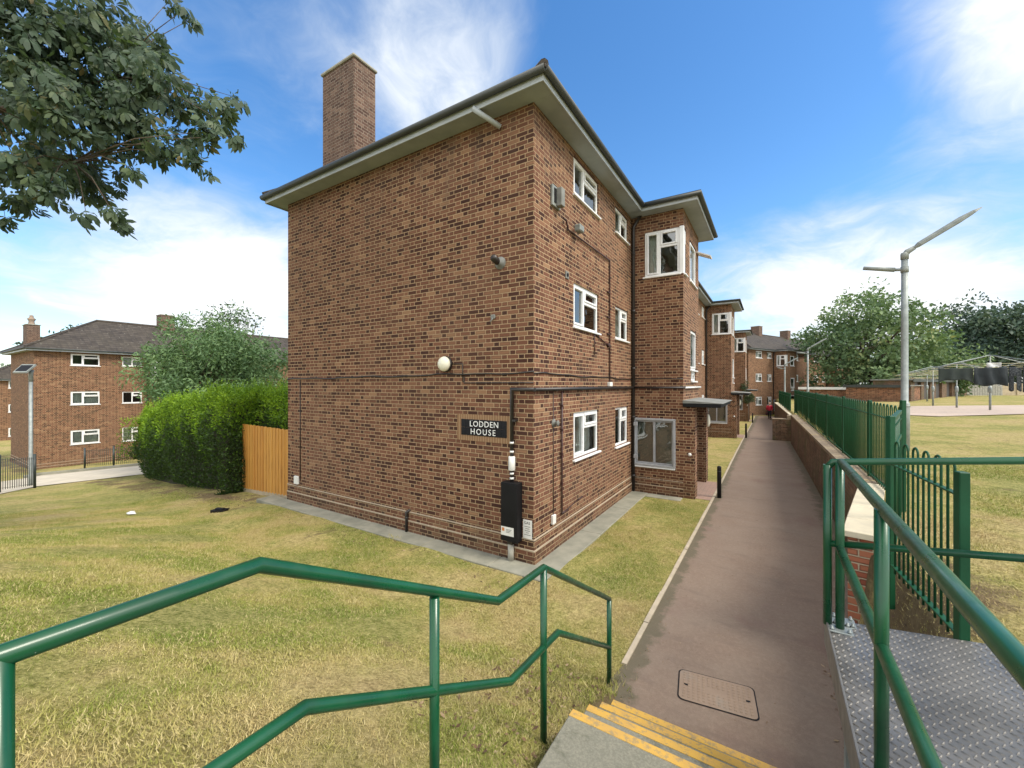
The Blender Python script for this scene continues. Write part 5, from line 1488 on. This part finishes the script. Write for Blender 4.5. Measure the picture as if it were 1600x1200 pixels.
# tree belt closing the view behind the far block
for i, (px_, t0, hh, lb) in enumerate(((1300, 95, 9.5, 'dark tree far off beyond the round tree'), (1430, 92, 8.5, 'dark tree far off between the round tree and the dark broad tree'))):
    xc = (px_ - 800) / HF * t0; X0 = xc * CN[0] + t0 * CN[1] + CAM[0]; Y0 = xc * CU[0] + t0 * CU[1] + CAM[1]
    make_tree('distant_tree', lb, 'tree', (X0, Y0, 1.2), (X0, Y0, 1.2 + hh * .5), (8, 6, hh * .48), 150, 40, 1.5, .7, M_DARKLEAF, .35, 80 + i, low=-.95)
# clipped ball tree by the third entrance
make_tree('topiary_tree', 'small ball clipped tree on a thin stem in the gap beside the path', 'tree', (1.62, 35.8, -.28), (1.62, 35.8, 1.75), (.48, .48, .48), 40, 45, .16, .075, M_LAUREL, .035, 91, low=-.99, rough=.05,
          extra=crown_points(24, (1.25, 36.0, 2.75), (.45, .45, .6), .3, -.99, 92))


# ------------------------------------------------------------------ overhanging chestnut
def chestnut():
    B0 = np.array((-8.2, -6.6, gzf(-8.2, -6.6)))
    t = thing('chestnut_tree', 'horse chestnut overhanging the top left corner, its drooping leaves against the sky', 'tree', tuple(B0))
    cl = [(30, 40, 60), (95, 30, 60), (160, 35, 60), (205, 70, 45), (40, 110, 60), (105, 100, 60), (170, 110, 55), (225, 120, 40), (30, 180, 55), (95, 170, 60), (160, 180, 50), (215, 175, 42), (248, 95, 26), (240, 60, 18),
          (275, 150, 34), (312, 160, 26), (345, 165, 20), (368, 152, 11), (352, 192, 16), (366, 212, 8), (325, 205, 24), (285, 205, 30), (255, 225, 26), (300, 240, 18), (318, 262, 13), (225, 222, 24), (190, 235, 20), (60, 240, 44), (20, 260, 40), (110, 245, 30),
          (28, 305, 22), (75, 290, 26), (120, 285, 22), (150, 305, 18), (175, 330, 15), (190, 352, 7), (100, 270, 24), (140, 265, 22), (170, 285, 16), (135, 335, 12), (90, 318, 13), (48, 320, 13), (8, 340, 8), (262, 4, 14), (286, 16, 11), (298, 30, 6), (150, 240, 18), (206, 262, 8), (185, 268, 8)]
    C = []; rad = []; cnt = []
    g = np.random.default_rng(3)
    for px, py, r in cl:
        t0 = 6.3 + g.uniform(-.9, .9) - .0012 * px
        xc = (px - 800) / HF * t0
        C.append((xc * CN[0] + t0 * CN[1] + CAM[0], xc * CU[0] + t0 * CU[1] + CAM[1], 2.99 - (py - 601) / HF * t0)); rad.append(r * t0 / HF * .95); cnt.append(int(max(5, r * r * .034)))
    # the rest of the crown, outside the picture
    k = 0
    while k < 90:
        v = g.normal(size=3); v /= np.linalg.norm(v); q = (.35 + .65 * g.random())
        p = np.array((-8.4, -6.6, 8.6)) + v * np.array((4.3, 4.3, 3.4)) * q
        if v[2] < -.75: continue
        d = p - np.array(CAM); xc = d[0] * CN[0] + d[1] * CU[0]; yc = d[0] * CN[1] + d[1] * CU[1]
        if yc > .3:
            px, py = 800 + HF * xc / yc, 601 - HF * d[2] / yc
            if px > -70 and py > -70: continue
        C.append(tuple(p)); rad.append(.55); cnt.append(16); k += 1
    C = np.array(C); rad = np.array(rad)
    idx = np.repeat(np.arange(len(C)), cnt); n = len(idx)
    off = g.normal(size=(n, 3)); off /= np.linalg.norm(off, axis=1, keepdims=True); off *= (g.random((n, 1)) ** .5) * rad[idx][:, None]
    P = C[idx] + off - B0
    out = P + B0 - np.array((-8.2, -6.6, 8.0)); out /= np.linalg.norm(out, axis=1, keepdims=True)
    ax = out * .75 + g.normal(size=(n, 3)) * .35; ax[:, 2] -= 1.0; ax /= np.linalg.norm(ax, axis=1, keepdims=True)       # the way each leaf hangs
    nr = np.cross(ax, g.normal(size=(n, 3))); nr[:, 2] += .9; nr -= ax * (nr * ax).sum(1, keepdims=True); nr /= np.linalg.norm(nr, axis=1, keepdims=True)
    sd_ = np.cross(nr, ax)
    V = []; T = []
    tl = np.clip(g.normal(.45, .2, n) + .0, 0, .97)
    for a, sc_ in ((-1.55, .62), (-.85, .86), (-.28, 1.0), (.28, 1.0), (.85, .86), (1.55, .62)):
        L = .175 * sc_ * (.75 + .5 * g.random((n, 1))); aa = a + g.normal(0, .13, (n, 1))
        d = ax * np.cos(aa) + sd_ * np.sin(aa) - nr * .22 + np.array((0, 0, -.30)); d /= np.linalg.norm(d, axis=1, keepdims=True)
        s = np.cross(d, nr); s /= np.linalg.norm(s, axis=1, keepdims=True); up = np.cross(s, d)
        st = P + d * .025
        fold = -.10 * L
        V.append(np.stack([st, st + d * L * .42 + s * L * .12 + up * .02, st + d * L * .72 + s * L * .165 - up * .0, st + d * L + up * fold, st + d * L * .72 - s * L * .165, st + d * L * .42 - s * L * .12 + up * .02], 1))
        T.append(np.repeat(np.clip(tl + g.normal(0, .1, n), 0, 1), 6))
    V = np.concatenate(V, 0).reshape(-1, 3); T = np.concatenate(T)
    np_mesh('foliage', V, np.arange(len(V)).reshape(-1, 6), M_CHESTLEAF, t, T)
    mb = MB(); fork = np.array((0, 0, 4.2))
    mb.tube([(0, 0, -.3), (.05, .05, 2), tuple(fork)], [.42, .34, .28], 12)
    hubs = [np.array(q) - B0 for q in ((-5.9, -5.0, 6.9), (-6.6, -5.2, 8.4), (-5.2, -4.3, 6.2), (-5.0, -3.9, 7.6), (-9, -8, 9.5), (-10.5, -6, 9), (-9, -4, 8.5), (-6.2, -8.6, 9))]
    for h in hubs: mb.tube([tuple(fork), tuple((fork + h) / 2 + np.array((0, 0, .5))), tuple(h)], [.11, .05, .012], 8)
    for c in C - B0:
        h = min(hubs, key=lambda q: np.linalg.norm(q - c))
        mb.tube([tuple(h), tuple((h + c) / 2 + np.array((0, 0, .12))), tuple(c)], [.011, .007, .003], 5)
    mb.build('trunk', M_BARK, t)


chestnut()

# ------------------------------------------------------------------ grass blades, weeds, fallen leaves
def blades():
    P = []
    def area(x0, x1, y0, y1, n): P.append(np.stack([rng.uniform(x0, x1, n), rng.uniform(y0, y1, n)], 1))
    area(-7, 2.0, -6.6, -.46, 520000); area(-13, -7, -6.0, -.46, 130000); area(.47, 1.96, -.5, 6.0, 80000); area(1.96, 2.06, -2.2, -1.0, 300)
    area(4.95, 9.5, -3.0, 7, 150000); area(4.15, 4.95, -2.3, 2.6, 11000); area(1.2, 1.97, -3.8, -1.8, 6000); area(-20, -11, -3, .2, 12000)
    A = np.vstack(P); x, y = A[:, 0], A[:, 1]
    ok = ~((y > -.45) & (x < .46) & (x > -8.2)) & ~((x > 2.0) & (x < 4.05)) & ~((x > 4.0) & (x < wallface(y) + .36) & (y > -.3))
    ok &= ~((x > 1.3) & (y > 5.5) & (x < 3))
    x, y = x[ok], y[ok]; n = len(x)
    z = gz(x, y)
    patch = .5 + .25 * np.sin(x * 1.3 + 1.1 * np.sin(y * .9)) + .25 * np.sin(y * 1.9 + x * .7)
    h = (.008 + .017 * rng.random(n)) * (.7 + .6 * patch)
    a = rng.uniform(0, 6.283, n); w_ = .0018 + .0022 * rng.random(n)
    lean = rng.normal(0, .85, (n, 2)) * h[:, None]
    b0 = np.stack([x - np.cos(a) * w_, y - np.sin(a) * w_, z - .004], 1); b1 = np.stack([x + np.cos(a) * w_, y + np.sin(a) * w_, z - .004], 1)
    tip = np.stack([x + lean[:, 0], y + lean[:, 1], z + h], 1)
    v = np.stack([b0, b1, tip], 1).reshape(-1, 3)
    tint = np.repeat(rng.random(n), 3)
    # weeds at the foot of railings and on the wall top
    q = []
    for cx, cy, sx, sy, m, hh in ((4.72, 12.5, .05, 2.2, 700, .30), (4.62, 17.5, .06, 1.2, 500, .38), (4.78, 8, .05, 2.4, 260, .16), (4.84, 4, .04, 1.2, 160, .12), (1.95, -2.0, .10, .12, 90, .10), (2.0, -2.9, .05, .5, 160, .10), (-2.9, -.40, .1, .04, 60, .08)):
        xx = rng.normal(cx, sx, m); yy = rng.normal(cy, sy, m); hz = hh * (.4 + .7 * rng.random(m)); aa = rng.uniform(0, 6.28, m); ln = rng.normal(0, .35, (m, 2)) * hz[:, None]; zz = np.maximum(gz(xx, yy), np.where((xx > 4.3) & (xx < 5), 1.38, -9))
        q.append((np.stack([np.stack([xx - np.cos(aa) * .005, yy - np.sin(aa) * .005, zz], 1), np.stack([xx + np.cos(aa) * .005, yy + np.sin(aa) * .005, zz], 1), np.stack([xx + ln[:, 0], yy + ln[:, 1], zz + hz], 1)], 1).reshape(-1, 3), np.repeat(np.where(rng.random(m) < .5, .1, .8), 3)))
    for k_ in range(900):
        if k_ < 640: cx, cy = rng.uniform(-8, 1.8), rng.uniform(-5.2, -.6)
        elif k_ < 760: cx, cy = rng.uniform(.5, 1.9), rng.uniform(-.4, 5.0)
        else: cx, cy = rng.uniform(5.0, 9), rng.uniform(-3, 6)
        m = 16; sp_ = rng.uniform(.02, .06)
        xx = rng.normal(cx, sp_, m); yy = rng.normal(cy, sp_, m); hz = rng.uniform(.025, .055) * (.5 + .7 * rng.random(m)); aa = rng.uniform(0, 6.28, m); ln = rng.normal(0, .7, (m, 2)) * hz[:, None]; zz = gz(xx, yy)
        q.append((np.stack([np.stack([xx - np.cos(aa) * .003, yy - np.sin(aa) * .003, zz], 1), np.stack([xx + np.cos(aa) * .003, yy + np.sin(aa) * .003, zz], 1), np.stack([xx + ln[:, 0], yy + ln[:, 1], zz + hz], 1)], 1).reshape(-1, 3), np.repeat(np.where(rng.random(m) < (.75 if k_ % 3 else .1), .04, .9), 3)))
    v = np.vstack([v] + [k[0] for k in q]); tint = np.concatenate([tint] + [k[1] for k in q])
    o = np_mesh('grass', v, np.arange(len(v)).reshape(-1, 3), M_BLADE, None, tint); struct(o, 'stuff')
    # fallen leaves under the hedge and by the steps
    m = 1700
    xx = np.concatenate([rng.uniform(-16, -7.6, 700), rng.uniform(1.0, 1.98, 260), rng.uniform(3.8, 4.3, 170), rng.uniform(-7, .4, 170), rng.uniform(2.08, 3.6, 260), 2.10 + np.abs(rng.normal(0, .08, 140))]); yy = np.concatenate([-.25 - np.abs(rng.normal(0, .45, 700)), rng.uniform(-3.8, -1.9, 260), rng.uniform(-2.2, -.3, 170), rng.uniform(-1.0, -.45, 170), rng.uniform(-2.2, 6, 260), rng.uniform(-2.2, 8, 140)])
    P3 = np.stack([xx, yy, gz(xx, yy) + .012], 1); D3 = rand_unit(m); D3[:, 2] *= .3
    N3 = rng.normal(0, .35, (m, 3)); N3[:, 2] += 1
    v, f, ti = leaf_quads(P3, D3, N3, np.where(np.arange(m) < 1300, .03 + .04 * rng.random(m), .010 + .022 * rng.random(m)), np.where(np.arange(m) < 1300, .022, .008), rng.random(m))
    md, t, p = mat('dead leaf', rough=.9); at = t.node('ShaderNodeAttribute', attribute_name='tint').outputs['Fac']
    t.put(p.inputs['Base Color'], t.ramp(at, [(0, (.07, .04, .022)), (.6, (.16, .095, .05)), (1, (.33, .25, .15))]))
    struct(np_mesh('fallen_leaves', v, f, md, None, ti), 'stuff')


blades()

# ------------------------------------------------------------------ drying area
CR = Vector((CN[0], CU[0], 0)); CF = Vector((CN[1], CU[1], 0))       # two level directions at right angles, as the dryers stand
M_YLINE = simple('yellow washing line', (.62, .58, .36), (.55, .52, .34), 3, .7)


def dryer(label, x, y, h, half, rot, drop=.85, arms=True):
    z = gzf(x, y) + .03
    t = thing('rotary_dryer', label, 'clothes dryer', (x, y, z), rot, 'rotary dryers on the paved drying area')
    mb = MB(); mb.lathe([(.05, -.2), (.05, 1.05), (.032, 1.07), (.03, h)], (0, 0, 0), 10); mb.build('pole', M_GALVDULL, t)
    mb = MB(); mb.lathe([(.06, .95), (.085, 1.02), (.085, 1.22), (.05, 1.32)], (0, 0, 0), 10); mb.build('winding_sleeve', M_GALV, t)
    mb = MB(); cs = [(-half, -half), (half, -half), (half, half), (-half, half)]
    for cx, cy in cs: mb.tube([(0, 0, h), (cx, cy, h - drop)], .020, 6); mb.tube([(0, 0, h - drop - .1), (cx * .5, cy * .5, h - drop * .5)], .014, 5)
    mb.build('arms', M_GALV, t)
    mb = MB()
    for s in (1.0, .72):
        q = [(cx * s, cy * s, h - drop * s + .01) for cx, cy in cs]
        mb.tube(q + [q[0]], .009, 4)
    mb.build('lines', M_YLINE, t)
    return t, z


ROT = math.atan2(CR.y, CR.x)
d1, dz1 = dryer('nearest rotary dryer, hung with dark washing on its front line', 13.39, 26.83, 3.0, 2.35, ROT + R(45), .75)
dryer('second rotary dryer, its sleeve seen below the dark blanket', 12.88, 29.69, 2.76, 2.0, ROT + R(40), .7)
dryer('rotary dryer with bare yellow lines, left of the washing', 12.7, 33.27, 2.66, 1.9, ROT + R(50), .6)
dryer('small distant rotary dryer standing in front of the dark brick shed', 14.2, 41.0, 2.2, 1.6, ROT, .35)
M_CLOTH1 = simple('dark green cloth', (.040, .052, .045), (.028, .036, .034), 3, .95)
M_CLOTH2 = simple('black cloth', (.024, .031, .036), (.040, .048, .054), 3, .95)
M_CLOTH3, t, p = mat('mottled charcoal cloth', rough=.95)
tcx = t.node('ShaderNodeTexCoord').outputs['Object']; t.put(p.inputs['Base Color'], t.mix(t.smooth(t.noise(tcx, 22, 4, .7), .45, .6), (.02, .024, .03), (.09, .10, .11)))
M_PALECLOTH = simple('white cloth', (.66, .66, .64), (.55, .55, .53), 5, .9)


def hang(name, label, a0, a1, z0, top, m_, bow=.10, fold=.05, cat='washing', sag=0.0, legs=False, dist=0.0):
    """cloth over the dryer's front line; a along the line, from the pole's foot"""
    al = (CR - CF) * .7071; nr_ = (CR + CF) * .7071
    o = Vector((13.39, 26.83, dz1)) - CR * 3.32
    t_ = o + al * ((a0 + a1) / 2) + nr_ * dist; n = max(10, int((a1 - a0) * 14)); m = 10; vs = []
    for j in range(m + 1):
        v = j / m
        for i in range(n + 1):
            u = i / n; a = (u - .5) * (a1 - a0)
            zz = top - (top - z0 - sag * math.sin(math.pi * u) - .05 * math.sin(u * 9 + a0)) * v
            d = fold * (.4 + v) * math.sin(u * (a1 - a0) * 13 + 1.5 * math.sin(v * 2 + a0)) + bow * v * math.sin(u * 3.1)
            vs.append(tuple(al * a - nr_ * d + Vector((0, 0, zz))))
    fs = []
    for j in range(m):
        for i in range(n):
            if legs and j >= 4 and abs((i + .5) / n - .5) < .10: continue
            fs.append((j * (n + 1) + i, j * (n + 1) + i + 1, (j + 1) * (n + 1) + i + 1, (j + 1) * (n + 1) + i))
    mb = MB(); mb.add(vs, fs, True); ob = mb.build(name, m_, None, tuple(t_))
    md = ob.modifiers.new('thickness', 'SOLIDIFY'); md.thickness = .012
    return tag(ob, label, cat)


hang('blanket', 'dark green blanket draped over the left end of the washing line', .35, 1.6, 1.45, 2.27, M_CLOTH1, .12, .05, sag=.22)
hang('bed_sheet', 'long black sheet hanging in folds along the middle of the washing line', 1.62, 2.75, 1.36, 2.27, M_CLOTH2, .05, .11)
hang('trousers', 'mottled charcoal trousers hanging next to the black sheet', 2.78, 3.18, 1.10, 2.27, M_CLOTH3, .03, .03, legs=True)
hang('trousers', 'charcoal trousers hanging between the mottled pair and the black shirt', 3.22, 3.62, 1.05, 2.27, M_CLOTH3, .03, .03, legs=True)
hang('black_shirt', 'black shirt hanging at the right end of the washing line', 3.66, 4.15, 1.25, 2.27, M_CLOTH2, .03, .04)
hang('white_cloth', 'small white cloths bunched on the dryer line above the trousers', 2.1, 2.6, 2.27, 2.52, M_PALECLOTH, .03, .05, dist=.66)


# ------------------------------------------------------------------ low buildings beyond the lawn
def low_building(name, label, p0, p1, depth, z0, z1, m_, fascia, roof_m, openings=(), cat='building'):
    p0, p1 = Vector(p0), Vector(p1); d = p1 - p0; L = d.length; d.normalize(); nrm = Vector((d.y, -d.x))
    t = thing(name, label, cat, (p0.x, p0.y, z0)); fr = Fr((0, 0, 0), (d.x, d.y, 0), (nrm.x, nrm.y, 0)); h = z1 - z0
    t.rotation_euler = (0, 0, math.atan2(d.y, d.x)); fr = Fr((0, 0, 0), (1, 0, 0), (0, -1, 0))
    mb = MB(); mb.wall(fr, 0, L, -.6, h, [(a, b, c - 0, e) for a, b, c, e in openings], .2)
    mb.quad((0, 0, -.6), (0, depth, -.6), (0, depth, h), (0, 0, h)); mb.quad((L, 0, -.6), (L, depth, -.6), (L, depth, h), (L, 0, h)); mb.quad((0, depth, -.6), (L, depth, -.6), (L, depth, h), (0, depth, h))
    mb.build('wall', m_, t)
    mb = MB(); mb.box(-.15, L + .15, -.15, depth + .15, h + .002, h + .10, ch=.01); mb.build('roof', roof_m, t)
    mb = MB(); mb.box(-.17, L + .17, -.175, -.152, h - .12, h + .13); mb.build('fascia', fascia, t)
    for a, b, c, e in openings:
        mb = MB(); mb.box(a + .01, b - .01, .19, .23, c, e - .01); mb.build('door', M_DARKDOOR, t)
    return t


low_building('brick_shed', 'long dark brick shed beyond the washing lines, with doors in its near wall', (13.3, 41.3), (22.5, 62.5), 2.5, 1.66, 3.35, M_RETAIN, M_GUTTER, M_CANOPY, [(1.0, 3.2, 0, 1.9), (4.2, 6.4, 0, 1.9), (8.5, 11, 0, 1.9), (13, 15.5, 0, 1.9)])
low_building('brick_store', 'red brick store under the round tree, left of the dark shed', (9.2, 43.0), (13.1, 41.2), 3.5, 1.66, 2.85, M_BRICK2, M_GUTTER, M_CANOPY)
low_building('garage_row', 'low garage row with white flat roof edge showing above the railing', (5.9, 46), (10.9, 44.2), 6, .4, 2.62, M_BRICK2, M_RENDER, M_RENDER)
sw_ = thing('stone_wall', 'low grey rubble stone wall beyond the lawn, left of the pale timber fence', 'wall', (22.6, 63.2, 1.7))
mb = MB()
for i in range(14): mb.box(i * .3, i * .3 + .295, -.15, .15, -.3, 1.25 + .12 * math.sin(i * 1.9), ch=.03)
mb.build('stonework', M_STONE, sw_); sw_.rotation_euler = (0, 0, ROT)
tf = thing('timber_fence', 'pale weathered timber fence at the back of the upper lawn', 'fence', (26.2, 65.5, 1.7)); tf.rotation_euler = (0, 0, ROT)
mb = MB()
for i in range(60):
    mb.box(i * .15, i * .15 + .14, -.012, .012 + .006 * (i % 2), .05, 1.42 + .02 * math.sin(i * 1.3))
mb.build('boards', M_OLDTIMBER, tf)
for i in range(6):
    mb = MB(); mb.box(i * 1.75 - .05, i * 1.75 + .05, -.11, -.013, -.3, 1.50); mb.build('post', M_OLDTIMBER, tf)


# ------------------------------------------------------------------ the walker
def skin(name, verts, edges, radii, m_, parent, root=0, sub=2):
    me = bpy.data.meshes.new(name); me.from_pydata(verts, edges, []); me.update()
    o = bpy.data.objects.new(name, me); COL.objects.link(o); o.parent = parent
    sk = o.modifiers.new('skin', 'SKIN'); sk.use_smooth_shade = True
    sv = me.skin_vertices[0].data
    for i, r in enumerate(radii): sv[i].radius = (r, r) if not isinstance(r, tuple) else r
    sv[root].use_root = True
    su = o.modifiers.new('subdivision', 'SUBSURF'); su.levels = sub; su.render_levels = sub
    dg = bpy.context.evaluated_depsgraph_get(); new = bpy.data.meshes.new_from_object(o.evaluated_get(dg))
    new.materials.clear(); new.materials.append(m_)
    o.modifiers.clear(); o.data = new; new.polygons.foreach_set('use_smooth', [True] * len(new.polygons))
    return o


M_SKIN = simple('skin', (.42, .25, .18), (.38, .22, .16), 8, .6)
M_RED = simple('red jacket cloth', (.50, .018, .045), (.40, .012, .035), 6, .85)
M_TROUSER = simple('black trouser cloth', (.014, .014, .017), (.022, .022, .026), 6, .9)
M_HAIR = simple('grey blond hair', (.36, .27, .19), (.28, .21, .15), 20, .8)
M_BAG = simple('dark maroon bag', (.07, .014, .018), (.05, .012, .014), 6, .6)
pe = thing('person', 'person in red jacket and black trousers walking on the tarmac path, carrying a bag', 'person', (3.18, 40.6, pz(3.18, 40.6)))
pe.rotation_euler = (0, 0, R(170))
H = 1.6
bv = [(0, 0, .86), (0, .0, 1.05), (0, 0, 1.24), (0, 0, 1.34), (0, .01, 1.42), (0, .02, 1.50), (0, .02, 1.57),
      (-.17, 0, 1.30), (-.22, -.04, 1.06), (-.21, .10, .86), (-.21, .13, .80), (.17, 0, 1.30), (.22, .06, 1.06), (.21, -.06, .86), (.21, -.08, .80),
      (-.09, 0, .82), (-.10, .12, .46), (-.10, .10, .09), (-.10, .22, .04), (.09, 0, .82), (.10, -.10, .46), (.10, -.28, .14), (.10, -.20, .05)]
be = [(0, 1), (1, 2), (2, 3), (3, 4), (4, 5), (5, 6), (2, 7), (7, 8), (8, 9), (9, 10), (2, 11), (11, 12), (12, 13), (13, 14), (0, 15), (15, 16), (16, 17), (17, 18), (0, 19), (19, 20), (20, 21), (21, 22)]
br_ = [.11, .12, .12, .05, .05, .078, .07, .06, .042, .03, .03, .06, .042, .03, .03, .085, .055, .038, .03, .085, .055, .038, .03]
skin('body', bv, be, br_, M_SKIN, pe)
jv = [(0, 0, .80), (0, 0, 1.05), (0, 0, 1.26), (0, 0, 1.35), (-.175, 0, 1.30), (-.225, -.04, 1.06), (-.212, .09, .87), (.175, 0, 1.30), (.225, .06, 1.06), (.212, -.05, .87)]
skin('jacket', jv, [(0, 1), (1, 2), (2, 3), (2, 4), (4, 5), (5, 6), (2, 7), (7, 8), (8, 9)], [(.17, .13), (.16, .135), (.165, .13), .07, .078, .06, .05, .078, .06, .05], M_RED, pe, 1)
tv = [(0, 0, .84), (-.09, 0, .78), (-.10, .12, .46), (-.10, .10, .10), (.09, 0, .78), (.10, -.10, .46), (.10, -.28, .15)]
skin('trousers', tv, [(0, 1), (1, 2), (2, 3), (0, 4), (4, 5), (5, 6)], [.13, .10, .07, .055, .10, .07, .055], M_TROUSER, pe)
mb = MB()
for sx, y0, z0, tl in ((-.10, .02, 0, 0), (.10, -.33, .06, .3)): mb.box(sx - .045, sx + .045, y0, y0 + .25, z0, z0 + .09, ch=.03)
mb.build('shoes', M_TROUSER, pe)
mb = MB(); mb.lathe([(.02, 1.47), (.088, 1.49), (.10, 1.55), (.085, 1.615), (.04, 1.645), (.005, 1.65)], (0, -.012, 0), 14); mb.build('hair', M_HAIR, pe)
mb = MB(); mb.add([(-.02, .118, 1.515), (.02, .118, 1.515), (0, .135, 1.505), (0, .105, 1.55)], [(0, 1, 2), (1, 3, 2), (3, 0, 2)]); mb.build('nose', M_SKIN, pe)
bgo = thing('hand_bag', 'dark maroon bag hanging from the hand of the person in red', 'bag', (3.18 - .22, 40.6 + .12, pz(3.18, 40.6) + .38)); bgo.rotation_euler = (0, 0, R(170))
mb = MB(); mb.box(-.09, .09, -.16, .16, 0, .28, ch=.04); mb.build('pouch', M_BAG, bgo)
mb = MB(); mb.tube([(0, -.09, .27), (0, -.04, .41), (0, .04, .41), (0, .09, .27)], .01, 6); mb.build('handle', M_BAG, bgo)
